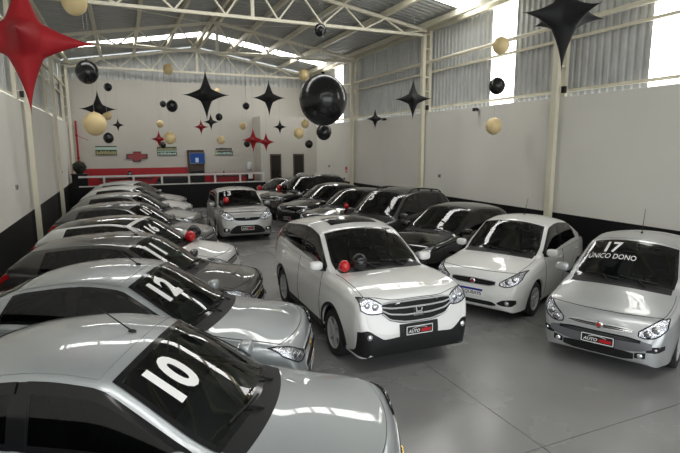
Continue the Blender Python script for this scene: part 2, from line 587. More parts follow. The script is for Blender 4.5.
def panel(name, P, N, off, material, parent, mask=None, skirt=0.006, smooth=True, bulge=0.0, exact=False):
    """a shaped panel lying on a surface grid P (nu, nv, 3) with normals N, with a turned-in edge"""
    nu, nv = P.shape[:2]
    offs = np.full((nu, nv), off)
    if bulge:
        a = np.sin(np.linspace(0, PI, nu))[:, None]*np.sin(np.linspace(0, PI, nv))[None, :]
        offs = offs+bulge*np.sqrt(np.clip(a, 0, 1))
    V = P+N*offs[..., None]
    verts = list(V.reshape(-1, 3))
    nrm = list(N.reshape(-1, 3))
    faces = grid_faces(nu, nv, mask)
    ci, cj = nu//2-(nu > 2), nv//2-(nv > 2)
    fn = np.cross(P[ci, cj+1]-P[ci, cj], P[ci+1, cj]-P[ci, cj])
    flip = float(np.dot(fn, N[ci, cj])) < 0
    if mask is None and skirt:
        ring = [(i, 0) for i in range(nu)]+[(nu-1, j) for j in range(1, nv)]+[(i, nv-1) for i in range(nu-2, -1, -1)]+[(0, j) for j in range(nv-2, 0, -1)]
        base = len(verts)
        for (i, j) in ring:
            verts.append(P[i, j]-N[i, j]*skirt)
            nrm.append(N[i, j])
        n = len(ring)
        for k in range(n):
            a, b = ring[k], ring[(k+1) % n]
            faces.append((a[0]*nv+a[1], base+k, base+(k+1) % n, b[0]*nv+b[1]))
    if flip:
        faces = [f[::-1] for f in faces]
    o = mesh_obj(name, verts, faces, material, parent, smooth, None if exact else 50, nrm if exact else None)
    return o

def zmap(z):
    return z if z < 0.3 else 0.3+(z-0.3)*1.08

class Car:
    def __init__(self, label, body, glassroof=None, **kw):
        d = dict(wb=2.51, fo=0.83, ro=0.72, W=0.85, Ht=1.49, R=0.305, zn=0.45, zhf=0.70, xc=1.12, zc=0.96, xh=0.32, zh=1.40,
                 xp=-0.25, xrh=-1.42, zrh=1.37, xrb=-1.80, zrb=0.97, sedan=False, tum=0.28, rim=0, belt=0.0, sill=0.20, zdeck=1.0,
                 windows=None, step=0.05, hoodn=2.15, nosew=0.46, suv=False)
        d.update(kw)
        self.__dict__.update(d)
        self.label, self.body_mat = label, body
        self.roof_mat = glassroof or body
        for k in ('zn', 'zhf', 'zc', 'zh', 'Ht', 'zrh', 'zrb', 'zdeck'):
            setattr(self, k, zmap(getattr(self, k)))
        self.xF = self.wb/2+self.fo
        self.xR = -(self.wb/2+self.ro)
        self.make_grid()

    # ---- surface
    def make_grid(self):
        xF, xR, wb, R = self.xF, self.xR, self.wb, self.R
        aR = R+0.055
        self.aR = aR
        xs = list(np.arange(xR+0.2, xF-0.2, self.step))
        xs += [xF-q for q in (0, 0.006, 0.014, 0.025, 0.04, 0.06, 0.085, 0.115, 0.15, 0.19)]
        xs += [xR+q for q in (0, 0.006, 0.014, 0.025, 0.04, 0.06, 0.085, 0.115, 0.15)]
        for cx in (wb/2, -wb/2):
            xs += list(cx+aR*np.sin(np.linspace(-PI/2, PI/2, 17)))+[cx-aR-0.004, cx+aR+0.004]
        xs += [self.xc, self.xh, self.xrh, self.xrb]
        xs = np.array(sorted(set(np.round(xs, 4)), reverse=True))
        keep = [0]
        for i in range(1, len(xs)):
            if xs[keep[-1]]-xs[i] > 0.0035:
                keep.append(i)
        xs = xs[keep]
        zn, zhf = self.zn, self.zhf
        tx = [xF, xF-0.010, xF-0.028, xF-0.060, xF-0.13, xF-0.35, (xF-0.35)*0.5+self.xc*0.5, self.xc+0.02, self.xc-0.06]
        slope = (self.zh-self.zc)/(self.xc-self.xh)
        zmid = self.zc+(self.zh-self.zc)*0.55+0.03
        hz = zhf+0.075
        tz = [zn+0.03, zn+0.11, zn+0.20, zhf-0.035, zhf+0.025, hz, hz*0.42+self.zc*0.58+0.008, self.zc-0.012, self.zc+0.075*slope]
        tx += [self.xc+(self.xh-self.xc)*0.55, self.xh+0.04, self.xh-0.12, self.xp, (self.xp+self.xrh)/2, self.xrh+0.1, self.xrh-0.03]
        tz += [zmid, self.zh, self.zh+0.045, self.Ht, self.Ht*0.6+self.zrh*0.4+0.015, self.zrh+0.02, self.zrh-0.02]
        if self.sedan:
            tx += [(self.xrh+self.xrb)/2, self.xrb, self.xrb-0.12, xR+0.12, xR+0.05, xR+0.02, xR]
            tz += [(self.zrh+self.zrb)/2+0.025, self.zrb, self.zrb-0.005, self.zdeck, self.zdeck-0.06, 0.72, 0.62]
        else:
            tx += [(self.xrh+self.xrb)/2, self.xrb, xR+0.08, xR+0.025, xR]
            tz += [(self.zrh+self.zrb)/2+0.03, self.zrb, self.zrb-0.13, 0.68, 0.60]
        xd = np.arange(xR, xF+0.005, 0.01)
        def gauss(v, sig):
            n = int(4*sig/0.01)
            k = np.exp(-0.5*(np.arange(-n, n+1)*0.01/sig)**2)
            return np.convolve(np.pad(v, n, 'reflect', reflect_type='odd'), k/k.sum(), 'valid')
        def ramp(x, a, b):
            return np.clip((x-a)/(b-a), 0, 1)
        Hd = pchip(tx, tz, xd)
        Hs = gauss(Hd, 0.10)
        wgt = ramp(xd, self.xc+0.22, self.xc+0.40)*ramp(-xd, -(xF-0.22), -(xF-0.36))
        wgt = wgt+ramp(xd, self.xrh+0.12, self.xrh+0.3)*ramp(-xd, -(self.xh-0.10), -(self.xh-0.3))
        wgt = wgt+ramp(xd, self.xh+0.12, self.xh+0.24)*ramp(-xd, -(self.xc-0.16), -(self.xc-0.28))
        Hd = Hd*(1-wgt)+Hs*wgt
        Hd = gauss(Hd, 0.02)*(wgt*0+ramp(-xd, -(xF-0.10), -(xF-0.16))*ramp(xd, xR+0.1, xR+0.16))+Hd*(1-ramp(-xd, -(xF-0.10), -(xF-0.16))*ramp(xd, xR+0.1, xR+0.16))
        H = np.where((xs > xF-0.12) | (xs < xR+0.12), pchip(tx, tz, xs), np.interp(xs, xd, Hd))
        b = self.belt
        sx = [xF, xF-0.05, xF-0.14, xF-0.35, wb/2, self.xc-0.05, 0, -wb/2, xR+0.25, xR+0.08, xR+0.02, xR]
        sz = [zn, zn+0.08, zhf-0.06, zhf+0.025, zhf+0.06+b*0.4, self.zc-0.08, self.zc-0.045+b*0.5, self.zc+0.0+b, self.zc+0.01+b, self.zc-0.12, 0.62, 0.55]
        if self.sedan:
            sz[8] = min(self.zdeck, self.zc)-0.02
            sz[9] = self.zdeck-0.12
        Sd = pchip(sx, sz, xd)
        wS = ramp(xd, xR+0.25, xR+0.5)*ramp(-xd, -(xF-0.2), -(xF-0.45))
        Sd = gauss(Sd, 0.12)*wS+Sd*(1-wS)
        S = np.where((xs > xF-0.15) | (xs < xR+0.2), pchip(sx, sz, xs), np.interp(xs, xd, Sd))
        S = np.minimum(S, H-0.03)
        # outer edge of windscreen, roof and rear glass
        xA = self.xc-0.17
        SA = float(pchip(sx, sz, np.array([xA]))[0])
        ex = [xF, xA+0.03, xA, self.xh-0.10, self.xh-0.26, self.xp, self.xrh+0.14]
        ez = [0, SA, SA+0.01, self.zh-0.055, self.zh-0.025, self.Ht-0.075, self.zrh-0.055]
        Srb = float(pchip(sx, sz, np.array([self.xrb]))[0])
        if self.sedan:
            ex += [self.xrh-0.02, self.xrb-0.08, self.xrb-0.16, xR]
            ez += [self.zrh-0.11, Srb+0.03, Srb, 0]
        else:
            ex += [self.xrh+0.0, self.xrb+0.02, self.xrb-0.08, xR]
            ez += [self.zrh-0.12, Srb+0.04, Srb, 0]
        He = np.interp(xs, ex[::-1], ez[::-1])
        # round the kinks in the edge line
        ker = np.array([1, 2, 3, 2, 1])/9.0
        xs_u = np.linspace(xR, xF, 240)
        He_u = np.convolve(np.pad(np.interp(xs_u, ex[::-1], ez[::-1]), 2, 'edge'), ker, 'valid')
        Ed = np.interp(xd, xs_u, He_u)
        wE = ramp(xd, self.xrh+0.10, self.xrh+0.35)*ramp(-xd, -(self.xh-0.12), -(self.xh-0.35))
        Ed = gauss(Ed, 0.16)*wE+gauss(Ed, 0.03)*(1-wE)
        He = np.interp(xs, xd, Ed)
        He = np.maximum(np.minimum(He, H-0.02), S+0.012)
        zs = self.sill
        z0 = pchip([xF, xF-0.012, xF-0.05, xF-0.15, xF-0.4, 0, xR+0.4, xR+0.15, xR+0.05, xR],
                   [zn-0.09, zn-0.17, zs+0.03, zs, zs, zs-0.01, zs+0.02, zs+0.05, zs+0.12, 0.48], xs)
        for cx in (wb/2, -wb/2):
            ins = np.abs(xs-cx) <= aR
            z0[ins] = np.maximum(z0[ins], R+np.sqrt(np.maximum(aR**2-(xs[ins]-cx)**2, 0)))
        z0 = np.minimum(z0, S-0.04)
        W = self.W
        n = self.nosew
        Wp = W*pchip([xF, xF-0.006, xF-0.02, xF-0.05, xF-0.11, xF-0.2, xF-0.38, xF-0.7, 0.3, -wb/2, xR+0.45, xR+0.2, xR+0.08, xR+0.02, xR],
                     [n, n+0.13, n+0.24, n+0.33, n+0.405, n+0.45, 0.965, 0.988, 1.0, 1.0, 0.965, 0.915, 0.86, 0.75, 0.62], xs)
        nx = len(xs)
        G = np.zeros((nx, K1+K2+K3+1, 3))
        zw = 0.60 if not self.suv else 0.68
        def side_y(z):
            lo = np.clip((zw-z)/(zw-zs), 0, 1.2)
            hi = np.clip((z-zw)/(0.36), 0, 1.4)
            g = 1-0.055*lo**2-0.05*hi**1.6
            zl = (S-0.13)[:, None] if z.ndim == 2 else S-0.13
            ridge = 0.008*np.exp(-((z-zl)/0.035)**2)
            fl = 0.012*sum(np.exp(-((xs-cx)/0.42)**2) for cx in (wb/2, -wb/2))
            fl = fl[:, None]*np.exp(-((z-0.62)/0.2)**2)
            return Wp[:, None]*g+fl+ridge*(Wp[:, None] > 0.7*W)
        T = np.linspace(0, 1, K1+1)[None, :]
        T = 1-(1-T)**1.25
        Z = z0[:, None]+(S-z0)[:, None]*T
        Y = side_y(Z)
        cab = np.clip((He-S-0.02)/0.08, 0, 1)
        rr = 0.075*(1-cab)+0.022*cab
        rr = np.minimum(rr, (S-z0)*0.5)
        dz = np.clip(Z-(S-rr)[:, None], 0, None)
        Y = Y-(rr[:, None]-np.sqrt(np.maximum(rr[:, None]**2-np.minimum(dz, rr[:, None]*0.96)**2, 0)))
        G[:, :K1+1, 1] = Y
        G[:, :K1+1, 2] = Z
        wbel = Y[:, -1]-0.004
        t = np.linspace(0, 1, K2+1)[1:][None, :]
        gh = (He-S)[:, None]
        G[:, K1+1:K1+K2+1, 2] = S[:, None]+gh*t
        G[:, K1+1:K1+K2+1, 1] = wbel[:, None]-self.tum*gh*t**1.15+0.012*np.sin(PI*t)*(gh > 0.1)
        wc = G[:, K1+K2, 1].copy()
        s = 1-np.linspace(0, 1, K3+1)[1:][None, :]
        s = s**0.9
        cn = (self.hoodn+(2.15-self.hoodn)*cab)[:, None]
        G[:, K1+K2+1:, 1] = wc[:, None]*s
        G[:, K1+K2+1:, 2] = He[:, None]+(H-He)[:, None]*(1-s**cn)
        G[:, :, 0] = xs[:, None]
        # soften the roof edge
        vc = K1+K2
        for _ in range(3):
            q = G.copy()
            for j in range(vc-2, vc+3):
                q[:, j, 1:] = G[:, j, 1:]*0.5+0.25*(G[:, j-1, 1:]+G[:, j+1, 1:])
            m = (cab > 0.6)
            G[m] = q[m]
        self.xs, self.G, self.S, self.z0, self.He, self.H = xs, G, S, z0, He, H
        self.srow = np.concatenate([[1.0], s[0]])
        # normals
        du = np.gradient(G, xs, axis=0)
        dv = np.gradient(G, axis=1)
        N = np.cross(du, dv)
        N /= np.maximum(np.linalg.norm(N, axis=2, keepdims=True), 1e-9)
        c = G-np.array([0, 0, 0.6])
        if (N*c).sum(2).mean() < 0:
            N = -N
        N[:, -1, 1] = 0
        N /= np.maximum(np.linalg.norm(N, axis=2, keepdims=True), 1e-9)
        self.N = N

    def at(self, x, v):
        """surface point and normal at length x and row v (arrays)"""
        x, v = np.broadcast_arrays(np.asarray(x, float), np.asarray(v, float))
        u = np.interp(-x, -self.xs, np.arange(len(self.xs)))
        i = np.clip(np.floor(u).astype(int), 0, len(self.xs)-2)
        j = np.clip(np.floor(v).astype(int), 0, self.G.shape[1]-2)
        a = (u-i)[..., None]
        b = (v-j)[..., None]
        def li(A):
            return (A[i, j]*(1-a)+A[i+1, j]*a)*(1-b)+(A[i, j+1]*(1-a)+A[i+1, j+1]*a)*b
        n = li(self.N)
        return li(self.G), n/np.maximum(np.linalg.norm(n, axis=-1, keepdims=True), 1e-9)

    def crown(self, x, s):
        x, s = np.broadcast_arrays(np.asarray(x, float), np.asarray(s, float))
        v = K1+K2+np.interp(-np.abs(s), -self.srow, np.arange(K3+1))
        p, n = self.at(x, v)
        sg = np.where(s < 0, -1.0, 1.0)
        p = p.copy(); n = n.copy()
        p[..., 1] *= sg
        n[..., 1] *= sg
        return p, n

    def side(self, x, z, sgn):
        x, z = np.broadcast_arrays(np.asarray(x, float), np.asarray(z, float))
        z0 = np.interp(-x, -self.xs, self.z0)
        S = np.interp(-x, -self.xs, self.S)
        T = np.clip((z-z0)/(S-z0), 0, 0.999)
        v = (1-(1-T)**(1/1.25))*K1
        p, n = self.at(x, v)
        p = p.copy(); n = n.copy()
        p[..., 1] *= sgn
        n[..., 1] *= sgn
        return p, n

    def house(self, x, t, sgn):
        p, n = self.at(x, K1+np.asarray(t)*K2)
        p = p.copy(); n = n.copy()
        p[..., 1] *= sgn
        n[..., 1] *= sgn
        return p, n

    # ---- rays from the front or rear
    def cast(self, y, z, front=True):
        d = Vector((-1, 0, 0)) if front else Vector((1, 0, 0))
        o = Vector((4 if front else -4, y, zmap(z)))
        h = self.bvh.ray_cast(o, d)
        if h[0] is None:
            return None
        n = h[1]
        if n.dot(d) > 0:
            n = -n
        return np.array(h[0]), np.array(n)

    def face_grid(self, cols, nz=6, sub=4, front=True):
        """cols: (y, zlo, zhi) columns across; returns grid of points and normals on the fascia"""
        cols = np.array(cols, float)
        m = len(cols)
        tt = np.linspace(0, m-1, (m-1)*sub+1)
        cy, lo, hi = [np.interp(tt, np.arange(m), cols[:, k]) for k in range(3)]
        if m > 2:
            lo = pchip(np.arange(m), cols[:, 1], tt)
            hi = pchip(np.arange(m), cols[:, 2], tt)
        P = np.zeros((len(tt), nz+1, 3))
        N = np.zeros_like(P)
        last = None
        for i in range(len(tt)):
            for j in range(nz+1):
                z = lo[i]+(hi[i]-lo[i])*j/nz
                h = self.cast(cy[i], z, front)
                if h is None:
                    k = last if last is not None else (np.array([self.xF-0.3 if front else self.xR+0.3, cy[i], zmap(z)]), np.array([1.0 if front else -1.0, 0, 0]))
                    h = (np.array([k[0][0], cy[i], zmap(z)]), k[1])
                last = h
                P[i, j], N[i, j] = h
        return P, N

    def fpanel(self, name, cols, off, material, parent, nz=6, sub=4, front=True, bulge=0.0, skirt=0.01):
        P, N = self.face_grid(cols, nz, sub, front)
        return panel(name, P, N, off, material, parent, bulge=bulge, skirt=skirt)

    def sym(self, cols):
        """mirror half columns (y >= 0, centre first) to both sides"""
        return [(-y, a, b) for y, a, b in cols[::-1] if y > 0]+[c for c in cols]

    # ---- build
    def build(self, x, y, heading):
        root = tag(empty('car', (x, y, 0), math.radians(heading)), self.label, 'car', 'parked cars in the showroom')
        self.root = root
        self.pose = (x, y, heading)
        xs, G = self.xs, self.G
        nx, nv = G.shape[:2]
        # glass areas
        xc, xh = self.xc, self.xh
        SW = 0.90
        def ws_dom(s):
            return xc-0.015-0.14*s**2, xh-0.0-0.075*s**2
        def rw_dom(s):
            return self.xrh-0.03+0.05*s**2, self.xrb+(0.03 if self.sedan else -0.01)+0.06*s**2
        wins = self.windows or [(-1.30, -1.15, -0.28, -0.28), (-0.20, -0.20, xc-0.30, xh)]
        mask = np.ones((nx-1, nv-1), bool)
        xm = (xs[:-1]+xs[1:])/2
        for i in range(nx-1):
            for j in range(nv-1):
                vm = j+0.5
                if vm > K1+K2:
                    s = np.interp(vm-K1-K2, np.arange(K3+1), self.srow)
                    a, b = ws_dom(s)
                    if s < SW-0.035 and b+0.03 < xm[i] < a-0.03:
                        mask[i, j] = False
                    a, b = rw_dom(s)
                    if s < 0.80 and b+0.03 < xm[i] < a-0.03:
                        mask[i, j] = False
                elif vm > K1:
                    t = (vm-K1)/K2
                    for (xrb_, xrt, xfb, xft) in wins:
                        lo = xrb_+(xrt-xrb_)*t+0.025
                        hi = xfb+(xft-xfb)*t-0.025
                        if 0.10 < t < 0.90 and lo < xm[i] < hi:
                            mask[i, j] = False
        # body shell
        verts = [tuple(p) for p in G.reshape(-1, 3)]
        faces = [f for f in grid_faces(nx, nv, mask)]
        n0 = len(verts)
        idx = {}
        for i in range(nx):
            for j in range(nv):
                if j == nv-1:
                    idx[i, j] = i*nv+j
                else:
                    idx[i, j] = len(verts)
                    p = G[i, j]
                    verts.append((p[0], -p[1], p[2]))
        for i in range(nx-1):
            for j in range(nv-1):
                if mask[i, j]:
                    faces.append((idx[i, j], idx[i+1, j], idx[i+1, j+1], idx[i, j+1]))
        # belly and chin: close the section along its lower edge
        KB = 8
        brow = {}
        for i in range(nx):
            p = G[i, 0]
            for k in range(2*KB+1):
                if k == 0:
                    brow[i, k] = i*nv
                elif k == 2*KB:
                    brow[i, k] = idx[i, 0]
                else:
                    brow[i, k] = len(verts)
                    verts.append((p[0], p[1]*(1-k/KB), p[2]))
        belly = [(brow[i, k], brow[i+1, k], brow[i+1, k+1], brow[i, k+1]) for i in range(nx-1) for k in range(2*KB)]
        faces += belly
        allf = grid_faces(nx, nv)+belly
        capf = [i for i in range(nv)]+[idx[0, j] for j in range(nv-2, -1, -1)]+[brow[0, k] for k in range(2*KB-1, 0, -1)]
        capr = [(nx-1)*nv+j for j in range(nv)][::-1]+[brow[nx-1, k] for k in range(1, 2*KB)]+[idx[nx-1, j] for j in range(nv-1)]
        faces.append(tuple(capf))
        faces.append(tuple(capr))
        body = mesh_obj('body_shell', verts, faces, self.body_mat, root, True, 38)
        full = [f for f in allf]+[(idx[i, j], idx[i+1, j], idx[i+1, j+1], idx[i, j+1]) for i in range(nx-1) for j in range(nv-1)]+[tuple(capf), tuple(capr)]
        self.bvh = BVHTree.FromPolygons([Vector(v) for v in verts], full)
        self.shell = body
        # windscreen and rear glass with black edging
        def glass(name, edge_name, dom, smax, mt, nu=16, ns=15, bw=0.04):
            sv = np.concatenate([[-smax], np.linspace(-smax+bw*1.3, smax-bw*1.3, ns), [smax]])
            a, b = dom(sv)
            ta = np.concatenate([[0], np.linspace(bw*1.1/np.mean(np.abs(a-b)), 1-bw*1.1/np.mean(np.abs(a-b)), nu), [1]])
            X = a[None, :]+(b-a)[None, :]*ta[:, None]
            P, N = self.crown(X, np.broadcast_to(sv[None, :], X.shape))
            inn = np.zeros((len(ta)-1, len(sv)-1), bool)
            inn[1:-1, 1:-1] = True
            g = panel(name, P, N, 0.008, mt, root, inn, exact=True)
            panel(edge_name, P, N, 0.0085, M_GLOSSB, g, ~inn)
            return g
        self.screen = glass('windscreen', 'windscreen_edge', ws_dom, SW, M_WIND)
        self.rear_glass = glass('rear_window', 'rear_window_edge', rw_dom, 0.82, M_SIDEG, nu=8)
        # cowl
        sv = np.linspace(-0.88, 0.88, 21)
        a = ws_dom(sv)[0]
        X = np.stack([a-0.005, a+0.05, a+0.10, a+0.14], 0)
        P, N = self.crown(X, np.broadcast_to(sv[None, :], X.shape))
        panel('cowl_panel', P, N, 0.007, M_BLACKP, root)
        # wipers
        for s0, s1 in ((0.62, -0.02), (-0.02, -0.60)):
            sv = np.linspace(s0, s1, 7)
            X = ws_dom(sv)[0]-0.02-0.05*np.linspace(0, 1, 7)
            P, N = self.crown(X, sv)
            w = MB().tube([p+n*0.022 for p, n in zip(P, N)], 0.009, 6).build('wiper', M_BLACKP, root, True)
            sm = (s0*0.75+s1*0.25)
            p0, n0_ = self.crown(np.array([ws_dom(sm)[0]+0.06]), np.array([sm]))
            MB().tube([p0[0]+n0_[0]*0.012, P[3]+N[3]*0.035], [0.012, 0.008], 6).build('wiper_arm', M_BLACKP, w, True)
        # roof panel
        sv = np.linspace(-0.93, 0.93, 27)
        X = np.linspace(xh-0.09, self.xrh+0.06, 26)[:, None]+0*sv[None, :]-0.06*(sv**2)[None, :]*np.linspace(1, 0, 26)[:, None]
        P, N = self.crown(X, np.broadcast_to(sv[None, :], X.shape))
        panel('roof_panel', P, N, 0.004, self.roof_mat, root, skirt=0.004, exact=True)
        # side windows
        for sg in (1, -1):
            for (xrb_, xrt, xfb, xft) in wins:
                tv = np.concatenate([[0.05], np.linspace(0.15, 0.86, 7), [0.97]])
                av = np.concatenate([[0], np.linspace(0.045, 0.955, 14), [1]])
                lo = xrb_+(xrt-xrb_)*tv
                hi = xfb+(xft-xfb)*tv
                X = lo[None, :]+(hi-lo)[None, :]*av[:, None]
                P, N = self.house(X, np.broadcast_to(tv[None, :], X.shape), sg)
                inn = np.zeros((len(av)-1, len(tv)-1), bool)
                inn[1:-1, 1:-1] = True
                g = panel('side_window', P, N, 0.006, M_SIDEG, root, inn, exact=True)
                panel('window_frame', P, N, 0.008, M_GLOSSB, g, ~inn)
        for sg in (1, -1):
            for k in range(len(wins)-1):
                xa, xb2 = wins[k][2]-0.035, wins[k+1][0]+0.035
                tv = np.linspace(0.06, 0.96, 8)
                X = np.linspace(xa, xb2, 4)[:, None]+0*tv[None, :]
                P, N = self.house(X, np.broadcast_to(tv[None, :], X.shape), sg)
                panel('window_pillar', P, N, 0.0105, M_GLOSSB, root, skirt=0.004)
        # doors
        xB = wins[-1][0]-0.02 if len(wins) > 1 else wins[0][0]-0.05
        xA = min(xc-0.10, self.wb/2-self.aR-0.10)
        self.xB = xB
        dz = np.linspace(0, 1, 13)
        for sg in (1, -1):
            spans = [(xB+0.012, xA)]
            if len(wins) > 1 and not getattr(self, 'two_door', False):
                spans.append((-self.wb/2-0.12, xB-0.012))
            for k, (xa, xb2) in enumerate(spans):
                av = np.linspace(0, 1, 16)
                zlow = self.sill+0.10
                Z = np.zeros((16, 13)); X = np.zeros((16, 13))
                for j, q in enumerate(dz):
                    z = zlow+(self.zc-0.06+self.belt*0.4-zlow)*q
                    left = xa
                    if k == 1:
                        r2 = (self.aR+0.05)**2-(z-self.R)**2
                        if r2 > 0:
                            left = max(xa, -self.wb/2+math.sqrt(r2))
                    X[:, j] = left+(xb2-left)*av
                    Z[:, j] = z
                Smax = np.interp(-X, -self.xs, self.S)-0.012
                Z = np.minimum(Z, Smax)
                P, N = self.side(X, Z, sg)
                d = panel('door', P, N, 0.0045, self.body_mat, root, skirt=0.004, exact=True)
                # shadow gap round the door
                ctr = P.mean((0, 1))
                ring = []
                edge = [(i, 0) for i in range(16)]+[(15, j) for j in range(13)]+[(i, 12) for i in range(15, -1, -1)]+[(0, j) for j in range(12, -1, -1)]
                MB().tube([P[i, j]+N[i, j]*0.001 for i, j in edge], 0.0042, 5).build('door_gap', M_GAP, d)
                hx = xa+0.13
                p, n = self.side(np.array([hx, hx+0.2]), np.array([self.zc-0.17]*2), sg)
                hm = MB()
                hm.tube([p[0]+n[0]*0.012, p[0]*0.85+p[1]*0.15+n[0]*0.032, p[0]*0.15+p[1]*0.85+n[1]*0.032, p[1]+n[1]*0.012], 0.013, 8)
                hm.build('door_handle', self.body_mat if not getattr(self, 'black_handles', False) else M_BLACKP, d, True)
            # mirror
            px, pn = self.house(np.array([xc-0.36]), np.array([0.02]), sg)
            c = px[0]
            mx = Vector((c[0]+0.02, c[1]+sg*0.12, c[2]+0.085))
            mb = MB().superell(mx, (0.062, 0.105, 0.068), 0.6, 0.7)
            mm = mb.build('door_mirror', self.body_mat if not getattr(self, 'black_mirrors', False) else M_BLACKP, root, True, 60)
            MB().bar((c[0]+0.02, c[1]-sg*0.02, c[2]+0.01), (mx.x, mx.y-sg*0.03, mx.z-0.045), 0.07, 0.035).build('mirror_foot', M_BLACKP, mm)
            MB().superell((mx.x-0.056, mx.y, mx.z), (0.012, 0.088, 0.054), 0.5, 0.6).build('mirror_glass', M_CHROME, mm, True)
        # bonnet
        sv = np.linspace(-0.955, 0.955, 33)
        xf0 = self.xF-getattr(self, 'hood_front', 0.13)
        X0 = xf0-0.16*np.abs(sv)**2.2
        X1 = ws_dom(sv)[0]+0.115
        av = np.linspace(0, 1, 24)
        X = X0[None, :]+(X1-X0)[None, :]*av[:, None]
        P, N = self.crown(X, np.broadcast_to(sv[None, :], X.shape))
        hood = panel('bonnet', P, N, 0.005, self.body_mat, root, skirt=0.004, exact=True)
        edge = [(i, 0) for i in range(23, -1, -1)]+[(0, j) for j in range(33)]+[(i, 32) for i in range(24)]
        MB().tube([P[i, j]+N[i, j]*0.001 for i, j in edge], 0.005, 5).build('bonnet_gap', M_GAP, hood)
        self.hood = hood
        # underside, wheel wells, cabin
        ub = MB()
        r0 = self.R
        for (xa, xb2, w) in ((self.xR+0.22, -self.wb/2-self.aR, 0.80), (-self.wb/2-self.aR, -self.wb/2+self.aR, 0.55), (-self.wb/2+self.aR, self.wb/2-self.aR, 0.90), (self.wb/2-self.aR, self.wb/2+self.aR, 0.55), (self.wb/2+self.aR, self.xF-0.16, 0.72)):
            ub.box((xa, -self.W*w, self.sill-0.015), (xb2, self.W*w, self.sill+0.05))
        ub.build('underbody', M_BLACKP, root)
        for cx in (self.wb/2, -self.wb/2):
            for sg in (1, -1):
                v, f = [], []
                n = 16
                r = self.aR-0.004
                ya, yb2 = self.W*0.55, self.W*0.965
                for k in range(n+1):
                    a = PI*k/n*1.12-0.06*PI
                    v += [(cx+r*math.cos(a), sg*ya, self.R+r*math.sin(a)), (cx+r*math.cos(a), sg*yb2, self.R+r*math.sin(a))]
                for k in range(n):
                    f.append((2*k, 2*k+1, 2*k+3, 2*k+2))
                f.append(tuple(2*k for k in range(n+1)))
                mesh_obj('wheel_arch_liner', v, f, M_BLACKP, root, False)
        if self.suv:
            for sg in (1, -1):
                X = np.linspace(-self.wb/2+self.aR+0.02, self.wb/2-self.aR-0.02, 20)[:, None]
                Z = np.linspace(self.sill+0.005, self.sill+0.13, 4)[None, :]
                P, N = self.side(X+0*Z, Z+0*X, sg)
                panel('sill_trim', P, N, 0.012, M_BLACKP, root)
                for cx in (self.wb/2, -self.wb/2):
                    aa = np.linspace(-0.02*PI, 1.02*PI, 25)[:, None]
                    rr_ = np.linspace(self.aR+0.004, self.aR+0.05, 3)[None, :]
                    P, N = self.side(cx+rr_*np.cos(aa), self.R+rr_*np.sin(aa), sg)
                    panel('arch_trim', P, N, 0.010, M_BLACKP, root)
        cabin = MB()
        W = self.W
        cabin.box((self.xrb+0.1, -W*0.86, 0.28), (xc-0.05, W*0.86, 0.34))
        cabin.box((self.xrb+0.1, W*0.86, 0.28), (xc-0.15, W*0.89, self.zc-0.14))
        cabin.box((self.xrb+0.1, -W*0.89, 0.28), (xc-0.15, -W*0.86, self.zc-0.14))
        cabin.box((self.xrb+0.06, -W*0.84, 0.28), (self.xrb+0.1, W*0.84, self.zrb-0.12))
        if self.sedan:
            cabin.box((self.xrb-0.02, -W*0.72, self.zrb-0.20), (self.xrh-0.05, W*0.72, self.zrb-0.17))
        cab = cabin.build('cabin_lining', M_INTER, root)
        da = MB()
        pts = [(xc-0.16, self.zc-0.07), (xc-0.50, self.zc-0.05), (xc-0.62, self.zc-0.09), (xc-0.66, self.zc-0.22), (xc-0.56, 0.5), (xc-0.16, 0.45)]
        nn = len(pts)
        dw = W*0.84
        v = [(a, -dw, b) for a, b in pts]+[(a, dw, b) for a, b in pts]
        da.add(v, [tuple(range(nn)), tuple(range(2*nn-1, nn-1, -1))]+[(k, k+nn, (k+1) % nn+nn, (k+1) % nn) for k in range(nn)])
        da.build('dashboard', M_INTER, root)
        st = MB()
        cx, cy, cz = xc-0.80, 0.36, self.zc-0.05
        ring = []
        for k in range(25):
            a = 2*PI*k/24
            ring.append((cx-0.185*math.sin(a)*0.42, cy+0.185*math.cos(a), cz+0.185*math.sin(a)*0.9))
        st.tube(ring, 0.014, 6, False)
        st.bar((cx, cy-0.18, cz), (cx, cy+0.18, cz), 0.03, 0.05)
        st.bar((cx, cy, cz), (xc-0.55, cy, cz-0.08), 0.07, 0.07)
        st.build('steering_wheel', M_BLACKP, root, True)
        for sy in (0.37, -0.37):
            s = MB()
            sx = xc-1.25
            s.superell((sx, sy, 0.50), (0.27, 0.25, 0.10), 0.5, 0.5)
            s.add(*lean_box((sx-0.26, sy, 0.52), 0.12, 0.46, 0.62, -0.28))
            se = s.build('seat', M_SEAT, root, True, 60)
            MB().superell((sx-0.46, sy, self.zc+0.24), (0.055, 0.13, 0.095), 0.5, 0.5).build('headrest', M_SEAT, se, True, 60)
        s = MB()
        sx = xc-2.08
        s.superell((sx, 0, 0.50), (0.26, W*0.76, 0.11), 0.4, 0.4)
        s.add(*lean_box((sx-0.24, 0, 0.52), 0.12, W*1.5, 0.52, -0.30))
        se = s.build('rear_seat', M_SEAT, root, True, 60)
        for sy in (0.36, -0.36):
            MB().superell((sx-0.42, sy, self.zc+0.13), (0.05, 0.12, 0.08), 0.5, 0.5).build('headrest', M_SEAT, se, True, 60)
        pm, nm_ = self.crown(np.array([xh+0.08]), np.array([0.0]))
        MB().superell((pm[0][0]-0.05, 0, pm[0][2]-0.09), (0.02, 0.11, 0.032), 0.5, 0.5).build('rear_view_mirror', M_BLACKP, root, True)
        # wheels
        tw = 0.20 if not self.suv else 0.225
